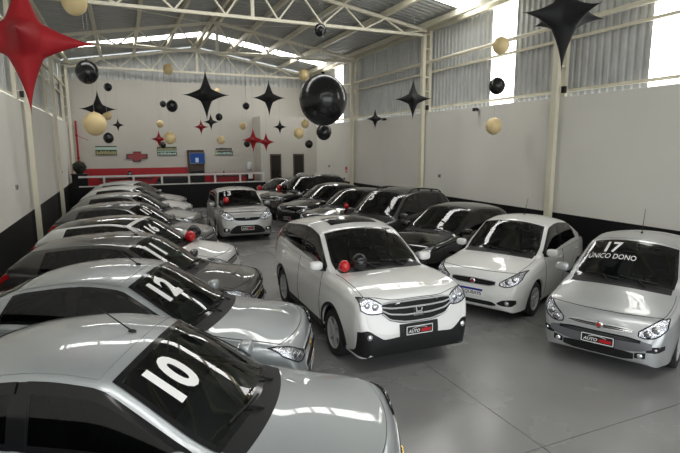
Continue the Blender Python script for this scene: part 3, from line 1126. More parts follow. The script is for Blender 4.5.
        for cx in (self.wb/2, -self.wb/2):
            for sg in (1, -1):
                t = link_mesh('wheel', tyre_mesh(), root)
                t.location = (cx, sg*(self.W-0.02-tw/2), self.R)
                t.scale = (self.R, sg*tw, self.R)
                link_mesh('rim', rim_mesh(self.rim), t)
        return root

    # ---- fittings
    def headlights(self, cols, bulbs=((0.5, 0.5, 0.045),), dark=False):
        for sg in (1, -1):
            c = [(sg*y, a, b) for y, a, b in cols]
            h = self.fpanel('headlight', c, 0.006, M_REFL if not dark else M_GLOSSB, self.root, nz=6, sub=3)
            P, N = self.face_grid(c, 6, 3)
            for (fu, fv, r) in bulbs:
                i = int(fu*(P.shape[0]-1)); j = int(fv*(P.shape[1]-1))
                p, n = P[i, j], N[i, j]
                MB().superell(p+n*0.006, (r*0.5, r, r), 1, 1, 14, 8).build('headlight_bulb', M_CHROME, h, True)
            panel('headlight_lens', P, N, 0.010, M_LENS, h, bulge=0.022, skirt=0.0)
            nu_, nv_ = P.shape[:2]
            ed = [(i, 0) for i in range(nu_)]+[(nu_-1, j) for j in range(1, nv_)]+[(i, nv_-1) for i in range(nu_-2, -1, -1)]+[(0, j) for j in range(nv_-2, -1, -1)]
            MB().tube([P[i, j]+N[i, j]*0.006 for i, j in ed], 0.008, 6).build('headlight_rim', M_GLOSSB, h, True)

    def tube_on_face(self, name, pts, r, material, parent, off=0.008):
        q = []
        for y, z in pts:
            h = self.cast(y, z)
            if h:
                q.append(h[0]+h[1]*off)
        if len(q) < 2:
            return None
        return MB().tube(q, r, 6).build(name, material, parent, True)

    def grille(self, cols, slats=(), slat_mat=None, slat_w=0.012, material=None, frame=None, name='grille'):
        g = self.fpanel(name, self.sym(cols), 0.004, material or M_GRILLE, self.root, nz=5, sub=4)
        cc = self.sym(cols)
        arr = np.array(cc)
        for f in slats:
            pts = []
            for yy in np.linspace(arr[0, 0]*0.985, arr[-1, 0]*0.985, 25):
                lo = np.interp(yy, arr[:, 0], arr[:, 1]); hi = np.interp(yy, arr[:, 0], arr[:, 2])
                pts.append((yy, lo+(hi-lo)*f))
            self.tube_on_face('grille_slat', pts, slat_w, slat_mat or M_BLACKP, g, 0.010)
        if frame:
            pts = []
            ys = np.linspace(arr[0, 0], arr[-1, 0], 33)
            for yy in ys:
                pts.append((yy, np.interp(yy, arr[:, 0], arr[:, 2])))
            for yy in ys[::-1]:
                pts.append((yy, np.interp(yy, arr[:, 0], arr[:, 1])))
            pts.append(pts[0])
            self.tube_on_face('grille_frame', pts, 0.008, frame, g, 0.006)
        return g

    def plate(self, z, kind='dealer', y=0.0):
        x = max(self.cast(y, z+0.06)[0][0], self.cast(y, z-0.06)[0][0])+0.006
        z = zmap(z)
        pl = MB().box((x, y-0.21, z-0.068), (x+0.012, y+0.21, z+0.068)).build('licence_plate', M_PLATEB if kind == 'dealer' else M_WHITE, self.root)
        X = x+0.0135
        if kind == 'dealer':
            fr = MB()
            for a, b in (((-0.195, -0.054), (0.195, -0.054)), ((-0.195, 0.054), (0.195, 0.054)), ((-0.195, -0.054), (-0.195, 0.054)), ((0.195, -0.054), (0.195, 0.054))):
                fr.bar((X, y+a[0], z+a[1]), (X, y+b[0], z+b[1]), 0.004, 0.010, up=(0, 0, 1) if a[1] == b[1] else (0, 1, 0))
            fr.build('plate_border', M_WHITE, pl)
            # facing the car, image left is the car's right side: text runs towards +y
            v, f = text_geo('AUTO', 0.060, 0.02, 0.3)
            mesh_obj('plate_lettering', [(X, y-0.085+p[0], z-0.012+p[1]) for p in v], f, M_WHITE, pl, False)
            rd = MB()
            for k in range(5):
                y0 = y+0.022+k*0.029
                v4 = [(X, y0, z-0.034), (X, y0+0.026, z-0.034), (X, y0+0.036, z+0.010), (X, y0+0.010, z+0.010)]
                rd.add(v4, [(0, 1, 2, 3)])
            rd.build('plate_red_mark', M_PRED, pl)
            sw = [(X, y-0.11+0.22*t, z+0.020+0.022*math.sin(PI*t)**0.8) for t in np.linspace(0, 1, 12)]
            MB().tube(sw, 0.0032, 5).build('plate_swoosh', M_WHITE, pl)
        else:
            MB().box((X-0.001, y-0.205, z+0.030), (X+0.001, y+0.205, z+0.066)).build('plate_blue_band', M_BLUE, pl)
            v, f = text_geo('KQU8A95', 0.085, 0.012)
            mesh_obj('plate_lettering', [(X, y+p[0], z-0.018+p[1]) for p in v], f, M_GLOSSB, pl, False)

    def badge_round(self, z, r, material):
        h = self.cast(0, z)
        b = MB().superell(h[0]+np.array([0.012, 0, 0]), (0.018, r, r), 1, 1, 18, 8).build('badge', M_CHROME, self.root, True)
        MB().superell(h[0]+np.array([0.020, 0, 0]), (0.014, r*0.66, r*0.66), 1, 1, 18, 8).build('badge_face', material, b, True)

    def badge_h(self, z, w, hgt):
        h = self.cast(0, z)
        x = h[0][0]+0.022
        z = zmap(z)
        fr = MB()
        pts = [(-w, -hgt*0.85), (-w*1.15, hgt), (w*1.15, hgt), (w, -hgt*0.85), (-w, -hgt*0.85)]
        fr.tube([(x, a, z+b) for a, b in pts], 0.006, 6)
        b = fr.build('badge', M_CHROME, self.root, True)
        q = MB()
        q.bar((x, -w*0.42, z-hgt*0.7), (x, -w*0.62, z+hgt*0.85), 0.022, 0.014, up=(1, 0, 0))
        q.bar((x, w*0.42, z-hgt*0.7), (x, w*0.62, z+hgt*0.85), 0.022, 0.014, up=(1, 0, 0))
        q.bar((x, -w*0.5, z), (x, w*0.5, z), 0.014, 0.022)
        q.build('badge_letter', M_CHROME, b)

    def badge_bow(self, z, w):
        h = self.cast(0, z)
        x = h[0][0]+0.012
        z = zmap(z)
        o = [(-1, -0.22), (-0.92, 0.22), (-0.36, 0.22), (-0.30, 0.42), (0.42, 0.42), (0.36, 0.22), (1, 0.22), (0.92, -0.22), (0.36, -0.22), (0.30, -0.42), (-0.42, -0.42), (-0.36, -0.22)]
        v = [(x, a*w, z+b*w) for a, b in o]+[(x+0.012, a*w, z+b*w) for a, b in o]
        n = len(o)
        mesh_obj('badge', v, [tuple(range(n)), tuple(range(2*n-1, n-1, -1))]+[(k, (k+1) % n, (k+1) % n+n, k+n) for k in range(n)], M_GOLDB, self.root, False)

    def badge_oval(self, z, w):
        h = self.cast(0, z)
        b = MB().superell(h[0]+np.array([0.012, 0, 0]), (0.016, w, w*0.42), 1, 1, 18, 8).build('badge', M_CHROME, self.root, True)
        MB().superell(h[0]+np.array([0.018, 0, 0]), (0.014, w*0.88, w*0.34), 1, 1, 18, 8).build('badge_face', M_NAVY, b, True)

    def fogs(self, y, z, r=0.045, pocket=None):
        for sg in (1, -1):
            if pocket:
                pk = self.fpanel('fog_lamp_pocket', [(sg*a, b, c) for a, b, c in pocket], 0.005, M_BLACKP, self.root, nz=3, sub=3)
            else:
                pk = self.root
            h = self.cast(sg*y, z)
            if h:
                MB().superell(h[0]+h[1]*0.008, (0.022, r, r), 1, 1, 14, 8).build('fog_lamp', M_REFL, pk, True)

    def taillights(self, cols):
        for sg in (1, -1):
            self.fpanel('tail_light', [(sg*y, a, b) for y, a, b in cols], 0.008, M_REDLAMP, self.root, front=False, sub=3, bulge=0.01)

    def number(self, body, size, s, along, bold=0.02, material=None, lift=0.012, tall=1.25):
        """lettering on the windscreen: s across (car's right is -), along 0 (base) .. 1 (header)"""
        v, f = text_geo(body, size, bold)
        xb, xt = self.xc-0.015, self.xh
        slant = math.hypot(self.xc-self.xh, self.zh-self.zc)
        wc = float(self.crown(np.array([(xb+xt)/2]), np.array([0.98]))[0][0][1])
        a = along+v[:, 1]*tall/slant
        ss = s+v[:, 0]/wc
        x = xb+(xt-xb)*a-0.11*ss**2
        P, N = self.crown(x, ss)
        mesh_obj('windscreen_lettering', list(P+N*lift), f, material or M_WHITE, self.screen, False)

    def antenna(self, x, s=0.0, length=0.38, lean=0.9):
        p, n = self.crown(np.array([x]), np.array([s]))
        p = p[0]
        a = MB().superell((p[0], p[1], p[2]+0.008), (0.035, 0.02, 0.018), 1, 1, 12, 6).build('antenna', M_BLACKP, self.root, True)
        MB().tube([(p[0], p[1], p[2]+0.01), (p[0]-length*math.sin(lean), p[1], p[2]+0.01+length*math.cos(lean))], [0.007, 0.003], 6).build('antenna_rod', M_BLACKP, a, True)

    def roof_rails(self, material, s=0.9):
        for sg in (1, -1):
            xx = np.linspace(self.xh-0.30, self.xrh+0.12, 14)
            P, N = self.crown(xx, np.full(14, sg*s))
            lift = 0.055*np.minimum(1, np.sin(np.linspace(0, PI, 14))*3.5)+0.004
            r = MB().tube([p+np.array([0, 0, l]) for p, l in zip(P, lift)], 0.02, 8).build('roof_rail', material, self.root, True)
            for k in (4, 9):
                MB().box((P[k][0]-0.04, P[k][1]-0.015, P[k][2]-0.01), (P[k][0]+0.04, P[k][1]+0.015, P[k][2]+0.05)).build('rail_foot', material, r)

    def roof_glass(self, x0, x1, smax=0.7, material=None, name='sunroof'):
        sv = np.linspace(-smax, smax, 15)
        X = np.linspace(x0, x1, 9)[:, None]-0.05*(sv**2)[None, :]
        P, N = self.crown(X, np.broadcast_to(sv[None, :], X.shape))
        g = panel(name, P, N, 0.010, material or M_GLOSSB, self.root, skirt=0.006)
        return g

    def rain_visors(self):
        """dark deflector along the top of the side windows"""
        for sg in (1, -1):
            for (xrb_, xrt, xfb, xft) in (self.windows or [(-1.30, -1.15, -0.28, -0.28), (-0.20, -0.20, self.xc-0.30, self.xh)]):
                tv = np.array([0.80, 0.88, 0.95])
                av = np.linspace(0, 1, 16)
                lo = xrb_+(xrt-xrb_)*tv
                hi = xfb+(xft-xfb)*tv
                X = lo[None, :]+(hi-lo)[None, :]*av[:, None]
                P, N = self.house(X, np.broadcast_to(tv[None, :], X.shape), sg)
                panel('rain_visor', P, N, 0.022, M_GLOSSB, self.root, skirt=0.0)

def lean_box(c, t, w, h, lean):
    """a padded backrest: box of thickness t, width w, height h leaning back"""
    v = []
    for zz, tt in ((0, 1.0), (h*0.5, 1.0), (h*0.95, 0.8), (h, 0.5)):
        for sx, sy in ((-1, -1), (1, -1), (1, 1), (-1, 1)):
            v.append((c[0]+sx*t/2*tt+lean*zz, c[1]+sy*w/2*(1 if zz < h*0.9 else 0.9), c[2]+zz))
    f = [(3, 2, 1, 0), (12, 13, 14, 15)]
    for k in range(3):
        for i in range(4):
            f.append((k*4+i, k*4+(i+1) % 4, k*4+4+(i+1) % 4, k*4+4+i))
    return v, f

_wm = {}
def tyre_mesh():
    if 't' not in _wm:
        prof = [(0.66, -0.42), (0.80, -0.50), (0.93, -0.47), (0.985, -0.36), (1.0, -0.2), (1.0, 0.2), (0.985, 0.36), (0.93, 0.47), (0.80, 0.50), (0.66, 0.42), (0.64, 0.3), (0.64, -0.3), (0.66, -0.42)]
        _wm['t'] = MB().lathe(prof, 32, 'y').mesh('wheel', M_RUBBER, True, 40)
    return _wm['t']

def rim_mesh(style):
    if style in _wm:
        return _wm[style]
    mb = MB()
    mb.lathe([(0.67, 0.44), (0.64, 0.46), (0.61, 0.42), (0.60, -0.3)], 32, 'y')
    ns = (10, 5, 8)[style]
    w = (0.075, 0.16, 0.10)[style]
    for k in range(ns):
        a = 2*PI*k/ns+(0.18*(-1)**k if style == 0 else 0)
        ca, sa = math.cos(a), math.sin(a)
        v = []
        for (r, y, ww) in ((0.12, 0.40, w*1.0), (0.40, 0.40, w*0.85), (0.62, 0.44, w*1.15)):
            for sx in (-1, 1):
                v.append((r*ca-sx*ww/2*sa, y, r*sa+sx*ww/2*ca))
            for sx in (1, -1):
                v.append((r*ca-sx*ww/2*sa, y-0.14, r*sa+sx*ww/2*ca))
        f = [(0, 1, 2, 3), (11, 10, 9, 8)]
        for q in range(2):
            for i in range(4):
                f.append((q*4+i, q*4+(i+1) % 4, q*4+4+(i+1) % 4, q*4+4+i))
        mb.add(v, f)
    mb.lathe([(0.0, 0.46), (0.10, 0.45), (0.16, 0.40), (0.17, 0.2)], 16, 'y')
    me = mb.mesh('rim', M_ALLOY, True, 35)
    me.materials.append(M_BLACKP)
    n0 = len(me.polygons)
    bm = bmesh.new()
    bm.from_mesh(me)
    vs_ = []
    for k in range(24):
        a = 2*PI*k/24
        vs_.append(bm.verts.new((0.6*math.cos(a), 0.05, 0.6*math.sin(a))))
    fc = bm.faces.new(vs_)
    fc.material_index = 1
    bm.to_mesh(me)
    bm.free()
    _wm[style] = me
    return me

def win(xc, xb, xr, xr_top, quarter=None):
    """window list rear to front: rear pane, front pane; optional quarter pane behind"""
    f = xc-0.27
    w = [(xr, xr_top, xb-0.045, xb-0.04), (xb+0.015, xb+0.02, f, f)]
    if quarter:
        w = [quarter]+w
    return w

# --- white crossover in the middle
c = Car('white tall car with sunroof parked in the middle of the floor, balloons by its windscreen', P_PEARL,
        wb=2.62, fo=0.92, ro=0.97, W=0.91, Ht=1.66, R=0.345, zn=0.54, zhf=1.00, xc=1.13, zc=1.14, xh=0.36, zh=1.57, xp=-0.35,
        xrh=-1.66, zrh=1.52, xrb=-2.08, zrb=1.12, belt=0.05, sill=0.25, suv=True, rim=1, nosew=0.50, hood_front=0.06,
        windows=win(1.13, -0.28, -1.28, -1.24, (-1.86, -1.62, -1.36, -1.31)))
c.build(3.54, 7.64, -91.3)
c.headlights([(0.51, 0.825, 0.91), (0.58, 0.81, 0.955), (0.66, 0.81, 0.985), (0.74, 0.83, 0.995), (0.80, 0.865, 0.985)], ((0.40, 0.5, 0.05), (0.70, 0.5, 0.04)))
c.grille([(0, 0.665, 0.955), (0.2, 0.67, 0.95), (0.42, 0.715, 0.94), (0.53, 0.81, 0.92)], (0.05, 0.36, 0.67, 0.95), M_BRIGHT, 0.012)
c.fpanel('lower_bumper', c.sym([(0, 0.275, 0.52), (0.30, 0.275, 0.51), (0.50, 0.275, 0.50), (0.62, 0.275, 0.56), (0.74, 0.28, 0.62), (0.84, 0.29, 0.60)]), 0.008, M_BLACKP, c.root, nz=6)
c.fpanel('plate_holder', [(-0.29, 0.49, 0.66), (0, 0.49, 0.66), (0.29, 0.49, 0.66)], 0.012, M_BLACKP, c.root)
c.fogs(0.71, 0.54, 0.042)
c.plate(0.575)
c.badge_h(0.80, 0.07, 0.062)
c.roof_glass(0.10, -0.42, 0.62)
c.taillights([(0.62, 0.85, 1.15), (0.74, 0.85, 1.3), (0.80, 0.85, 1.2)])
CRV = c

# --- white sedan by the right wall
c = Car('white compact sedan with white-and-blue number plate, parked beside the black hatchback', P_WHITE, sedan=True,
        wb=2.51, fo=0.83, ro=0.88, W=0.85, Ht=1.50, R=0.31, zn=0.45, zhf=0.80, xc=1.03, zc=0.98, xh=0.30, zh=1.43, xp=-0.30,
        xrh=-1.05, zrh=1.40, xrb=-1.62, zrb=1.09, zdeck=1.05, belt=0.03, rim=0, windows=win(1.03, -0.24, -1.22, -1.02))
c.build(7.35, 7.78, -153.5)
c.headlights([(0.47, 0.635, 0.675), (0.56, 0.615, 0.73), (0.66, 0.635, 0.79), (0.74, 0.68, 0.83), (0.78, 0.74, 0.83)], ((0.4, 0.5, 0.045), (0.65, 0.55, 0.045)))
c.grille([(0, 0.60, 0.70), (0.3, 0.605, 0.69), (0.40, 0.63, 0.68)], (0.5,), M_BLACKP, 0.008, frame=M_BRIGHT)
c.grille([(0, 0.29, 0.36), (0.35, 0.29, 0.36), (0.44, 0.31, 0.33)], (0.5,), name='lower_intake', material=M_GRILLE)
c.fogs(0.62, 0.37, 0.04, [(0.46, 0.34, 0.36), (0.55, 0.32, 0.41), (0.68, 0.32, 0.43), (0.74, 0.36, 0.42)])
c.plate(0.48, 'brazil')
c.badge_round(0.65, 0.05, M_BADGE)
c.antenna(-0.30, 0, 0.36, 0.45)
c.number('1', 0.24, -0.40, 0.80, 0.03)
c.taillights([(0.5, 0.78, 0.95), (0.72, 0.75, 0.98)])

# --- silver hatchback at the right edge
c = Car('silver hatchback with 17 and smaller words lettered on its windscreen', P_SILVER,
        wb=2.51, fo=0.84, ro=0.69, W=0.845, Ht=1.49, R=0.31, zn=0.43, zhf=0.76, xc=1.13, zc=0.98, xh=0.33, zh=1.42, xp=-0.25,
        xrh=-1.40, zrh=1.36, xrb=-1.74, zrb=0.98, belt=0.04, rim=1, nosew=0.44, windows=win(1.13, -0.2, -1.15, -1.05))
c.build(7.57, 5.34, -154.9)
c.headlights([(0.46, 0.57, 0.62), (0.53, 0.555, 0.675), (0.61, 0.565, 0.73), (0.69, 0.61, 0.77), (0.745, 0.68, 0.77)], ((0.35, 0.45, 0.05), (0.62, 0.5, 0.05)))
c.grille([(0, 0.585, 0.635), (0.25, 0.59, 0.635), (0.40, 0.60, 0.625)], (0.5,), M_CHROME, 0.006, frame=M_BRIGHT)
M_GUN = mat('gunmetal_bumper', (0.16, 0.165, 0.18), 0.35, metal=0.4)
c.fpanel('bumper_insert', c.sym([(0, 0.37, 0.53), (0.3, 0.375, 0.53), (0.50, 0.40, 0.52), (0.62, 0.44, 0.50)]), 0.006, M_GUN, c.root)
c.grille([(0, 0.475, 0.545), (0.3, 0.475, 0.545), (0.50, 0.49, 0.525)], (0.25, 0.5, 0.75), M_BLACKP, 0.006, name='upper_mesh')
c.grille([(0, 0.262, 0.37), (0.3, 0.266, 0.37), (0.43, 0.29, 0.36)], (0.2, 0.4, 0.6, 0.8), M_BLACKP, 0.005, name='lower_intake')
c.fogs(0.50, 0.345, 0.035, [(0.44, 0.31, 0.37), (0.50, 0.31, 0.385), (0.56, 0.32, 0.39)])
c.fogs(0.66, 0.44, 0.02, [(0.56, 0.40, 0.46), (0.66, 0.40, 0.475), (0.74, 0.43, 0.48)])
c.plate(0.44)
c.badge_round(0.62, 0.05, M_BADGE)
c.antenna(-0.2, 0, 0.40, 0.3)
c.number('17', 0.26, -0.34, 0.76, 0.03, tall=1.3)
c.number('\u00daNICO DONO', 0.098, -0.30, 0.54, 0.004, tall=1.6)
c.taillights([(0.6, 0.8, 1.1), (0.72, 0.8, 1.2)])

# --- silver hatchback facing the camera at the back
c = Car('silver hatchback with 13 on its windscreen, facing out in front of the black parapet', P_SILVERW,
        wb=2.64, fo=0.89, ro=0.80, W=0.90, Ht=1.50, R=0.32, zn=0.46, zhf=0.89, xc=1.18, zc=1.02, xh=0.42, zh=1.43, xp=-0.25,
        xrh=-1.45, zrh=1.38, xrb=-1.88, zrb=1.0, belt=0.04, rim=1, nosew=0.5, windows=win(1.18, -0.22, -1.2, -1.1))
c.build(3.64, 17.77, -92.8)
c.headlights([(0.44, 0.70, 0.78), (0.53, 0.68, 0.845), (0.64, 0.70, 0.905), (0.74, 0.75, 0.945), (0.80, 0.81, 0.945)], ((0.4, 0.5, 0.05), (0.68, 0.5, 0.05)))
c.grille([(0, 0.655, 0.765), (0.3, 0.665, 0.765), (0.41, 0.70, 0.755)], (0.95,), M_BRIGHT, 0.008)
c.grille([(0, 0.28, 0.53), (0.30, 0.28, 0.53), (0.46, 0.29, 0.46), (0.56, 0.31, 0.36)], (0.25, 0.5, 0.75), M_BLACKP, 0.008, name='lower_intake', material=M_GRILLE)
c.fogs(0.66, 0.40, 0.05, [(0.57, 0.35, 0.43), (0.66, 0.34, 0.46), (0.75, 0.36, 0.46)])
c.plate(0.44)
c.badge_oval(0.72, 0.075)
c.antenna(-0.1, 0, 0.4, 0.4)
c.number('13', 0.30, -0.50, 0.76, 0.03)
c.taillights([(0.6, 0.9, 1.2), (0.75, 0.9, 1.3)])
FOC = c

# --- shared front treatments for the two rows
def face_split(c, k=0.0, bow=True):
    c.headlights([(0.44, 0.60+k, 0.66+k), (0.55, 0.585+k, 0.71+k), (0.66, 0.61+k, 0.765+k), (0.75, 0.66+k, 0.80+k), (0.79, 0.72+k, 0.80+k)], ((0.35, 0.5, 0.045), (0.62, 0.5, 0.045)))
    c.grille([(0, 0.60+k, 0.675+k), (0.3, 0.605+k, 0.67+k), (0.42, 0.62+k, 0.655+k)], (0.5,), M_BLACKP, 0.006, frame=M_BRIGHT)
    c.grille([(0, 0.42+k, 0.55+k), (0.3, 0.425+k, 0.55+k), (0.46, 0.45+k, 0.53+k)], (0.3, 0.65), M_BLACKP, 0.006, frame=M_BRIGHT, name='lower_grille')
    c.grille([(0, 0.27, 0.34), (0.3, 0.275, 0.34), (0.4, 0.30, 0.32)], (), name='lower_intake', material=M_GRILLE)
    c.fogs(0.62, 0.40, 0.04, [(0.54, 0.36, 0.42), (0.62, 0.35, 0.45), (0.70, 0.37, 0.45)])
    if bow:
        c.badge_bow(0.577+k, 0.09)

def face_plain(c, k=0.0, chrome=True):
    c.headlights([(0.42, 0.62+k, 0.67+k), (0.54, 0.60+k, 0.72+k), (0.66, 0.63+k, 0.775+k), (0.76, 0.69+k, 0.80+k)], ((0.38, 0.5, 0.045), (0.66, 0.5, 0.04)))
    c.grille([(0, 0.58+k, 0.69+k), (0.3, 0.585+k, 0.685+k), (0.38, 0.61+k, 0.67+k)], (0.33, 0.66), M_BRIGHT if chrome else M_BLACKP, 0.008)
    c.grille([(0, 0.28, 0.42), (0.35, 0.285, 0.42), (0.48, 0.31, 0.38)], (0.4, 0.7), name='lower_intake', material=M_GRILLE)
    c.fogs(0.64, 0.38, 0.04, [(0.56, 0.34, 0.41), (0.64, 0.33, 0.43), (0.72, 0.35, 0.43)])

TL = [(0.58, 0.78, 0.98), (0.70, 0.76, 1.02), (0.76, 0.80, 0.98)]
SED = dict(sedan=True, wb=2.62, fo=0.86, ro=0.98, W=0.865, Ht=1.50, R=0.31, zn=0.46, zhf=0.795, xc=1.06, zc=0.99, xh=0.26, zh=1.43, xp=-0.30,
           xrh=-1.08, zrh=1.40, xrb=-1.68, zrb=1.09, zdeck=1.05, belt=0.03)
HAT = dict(wb=2.53, fo=0.83, ro=0.70, W=0.855, Ht=1.49, R=0.31, zn=0.45, zhf=0.79, xc=1.06, zc=0.98, xh=0.26, zh=1.42, xp=-0.25,
           xrh=-1.40, zrh=1.37, xrb=-1.78, zrb=0.98, belt=0.04)
SUV = dict(wb=2.62, fo=0.88, ro=0.92, W=0.90, Ht=1.73, R=0.345, zn=0.52, zhf=0.94, xc=1.10, zc=1.10, xh=0.36, zh=1.63, xp=-0.35,
           xrh=-1.66, zrh=1.60, xrb=-1.98, zrb=1.14, belt=0.05, sill=0.26, suv=True)

# --- left row, nearest first
rows_left = [
 # label, paint, kind, (x, y, heading), number, face, extras
 ('silver sedan with 10 on its windscreen and dark rain visors over its side windows', P_SILVERB, SED, (-0.07, 4.07, -26.4), '10', 'split'),
 ('pale silver sedan with 12 on its windscreen', P_SILVERB, SED, (0.04, 6.48, -25.2), '12', 'split'),
 ('dark grey hatchback with 11 on its windscreen and plain dark bonnet', P_GREY, HAT, (0.07, 8.84, -25), '11', 'split'),
 ('white hatchback with a black roof and balloons by its windscreen, in the left row', P_WHITE, HAT, (0.14, 11.2, -25), '16', 'plain'),
 ('mid-grey hatchback in the left row beyond the white one with black roof', P_MIDGREY, HAT, (0.15, 14.2, -25), '11', 'plain'),
 ('silver hatchback between the mid-grey car and the all-white one in the left row', P_SILVERW, HAT, (0.26, 17.3, -25), None, 'plain'),
 ('all-white hatchback in the left row with no number on its windscreen', P_WHITE, HAT, (0.32, 20.4, -25), None, 'plain'),
 ('silver hatchback at the far end of the left row near the black planter', P_SILVER, HAT, (0.42, 23.3, -25), None, 'plain'),
]
LROW = []
for i, (lab, pt, kind, pose, num, fc) in enumerate(rows_left):
    kw = dict(kind)
    kw['rim'] = i % 3
    if i > 4:
        kw['step'] = 0.07
    xb = -0.36 if kind is SED else -0.26
    kw['windows'] = win(kw['xc'], xb, -1.24 if kind is SED else -1.16, -1.05)
    c = Car(lab, pt, **kw) if i != 3 else Car(lab, pt, glassroof=P_BLACK, **kw)
    c.build(*pose)
    (face_split if fc == 'split' else face_plain)(c)
    if i == 0:
        c.rain_visors()
    if i < 3:
        c.antenna(kw['xh']-0.20, 0.0, 0.34, 0.95)
    if num:
        c.number(num, 0.36 if i < 3 else 0.28, -0.46, 0.66, 0.04)
    c.plate(0.38)
    c.taillights(TL)
    LROW.append(c)

# --- right row beyond the white sedan, nearest first
rows_right = [
 ('black hatchback parked beside the white sedan', P_BLACK, HAT, (7.55, 10.3, -160), None, 'plain'),
 ('dark graphite tall car with roof rails and 15 on its windscreen', P_GRAPH, SUV, (7.05, 12.45, -157), '15', 'plain'),
 ('black car without roof rails behind the graphite one with 15', P_BLACK, HAT, (7.40, 15.7, -157), None, 'plain'),
 ('black sedan with bright headlight between two black cars in the right row', P_BLACK, SED, (7.45, 18.3, -157), '1', 'plain'),
 ('black tall car with grey roof rails and balloons by its windscreen', P_BLACK, SUV, (7.40, 20.9, -157), '1', 'plain'),
 ('white car with a black roof at the far end of the right row', P_WHITE, HAT, (6.95, 23.0, -157), '17', 'plain'),
]
RROW = []
for i, (lab, pt, kind, pose, num, fc) in enumerate(rows_right):
    kw = dict(kind)
    kw['rim'] = (i+1) % 3
    if i > 2:
        kw['step'] = 0.07
    kw['windows'] = win(kw['xc'], -0.20, -1.24, -1.08) if kind is not SUV else win(kw['xc'], -0.26, -1.24, -1.2, (-1.80, -1.62, -1.32, -1.27))
    c = Car(lab, pt, glassroof=P_BLACK if i == 5 else None, **kw)
    c.build(*pose)
    face_plain(c, 0.17 if kind is SUV else 0.0)
    if kind is SUV:
        c.roof_rails(M_BLACKP if i == 1 else M_ALLOY)
    if num:
        c.number(num, 0.32, -0.48, 0.72, 0.03)
    c.plate(0.40)
    c.taillights(TL)
    RROW.append(c)

# ------------------------------------------------------------------ back of the hall
M_RED = mat('red_wall_paint', (0.42, 0.012, 0.02), 0.5, noise=(2, 0.06))
M_WOOD = mat('brown_wood_panel', (0.075, 0.04, 0.028), 0.5, noise=(8, 0.25))
M_WMET = mat('white_painted_metal', (0.75, 0.75, 0.72), 0.4)
M_DARKGL = mat('dark_door_glass', (0.02, 0.018, 0.015), 0.12)
M_SCREEN = emit_mat('blue_tv_picture', (0.05, 0.12, 0.38), 0.3)
PX0, PX1, PY = XL+0.02, 6.84, 25.6
plat = structure(MB().box((PX0, PY+0.12, 0.0), (PX1, YB-0.02, 0.5)).build('trim_1', M_BAND), 'raised dark platform along the back wall behind the railing')
par = MB().box((PX0, PY, 0), (PX1, PY+0.12, 1.2)).build('parapet', M_BAND)
tag(par, 'low black parapet under the white railing at the back', 'wall')
ral = tag(empty('railing', (0, PY+0.06, 1.2)), 'white metal railing on top of the black parapet', 'railing')
bar_obj('top_rail', (-1.9, 0, 0.47), (PX1-0.05, 0, 0.47), 0.07, 0.09, M_WMET, ral)
bar_obj('bottom_rail', (-1.9, 0, 0.03), (PX1-0.05, 0, 0.03), 0.07, 0.05, M_WMET, ral)
for k in range(-2, 5):
    x = 1.70+1.27*k
    if k == 4:
        x = PX1-0.1
    bar_obj('post', (x, 0, 0.0), (x, 0, 0.47), 0.09, 0.07, M_WMET, ral, up=(0, 1, 0))

structure(MB().box((XL, YB-0.012, 0.5), (3.2, YB, 1.95)).build('trim_2', M_RED), 'wide red painted band on the back wall')
structure(MB().box((4.1, YB-0.012, 0.5), (6.86, YB, 1.62)).build('trim_3', M_RED), 'lower red band on the back wall beside the office')
tvp = MB().box((3.21, YB-0.07, 0.502), (4.09, YB-0.013, 2.86)).build('wooden_wall_board', M_WOOD)
tag(tvp, 'tall brown wooden board behind the television on the back wall', 'board')
tv = tag(empty('television', (3.72, YB-0.09, 2.42)), 'flat television with a blue picture on the wooden panel', 'television')
MB().box((-0.40, -0.045, -0.30), (0.40, 0.02, 0.30)).build('casing', M_GLOSSB, tv)
MB().box((-0.37, -0.050, -0.26), (0.37, -0.044, 0.27)).build('screen', M_SCREEN, tv)
MB().box((-0.10, -0.052, -0.22), (0.06, -0.0502, 0.02)).build('screen_picture', mat('tv_pale', (0.45, 0.55, 0.75), 0.4, emit=0.15), tv)
cab = tag(empty('black_cabinet', (3.66, YB-0.32, 0.5)), 'black cabinet standing under the television', 'cabinet')
MB().box((-0.32, -0.20, 0), (0.32, 0.20, 1.32)).build('body', M_GLOSSB, cab)
MB().box((-0.30, -0.215, 0.05), (-0.01, -0.20, 1.28)).build('door', M_BLACKP, cab)
MB().box((0.01, -0.215, 0.05), (0.30, -0.20, 1.28)).build('door', M_BLACKP, cab)

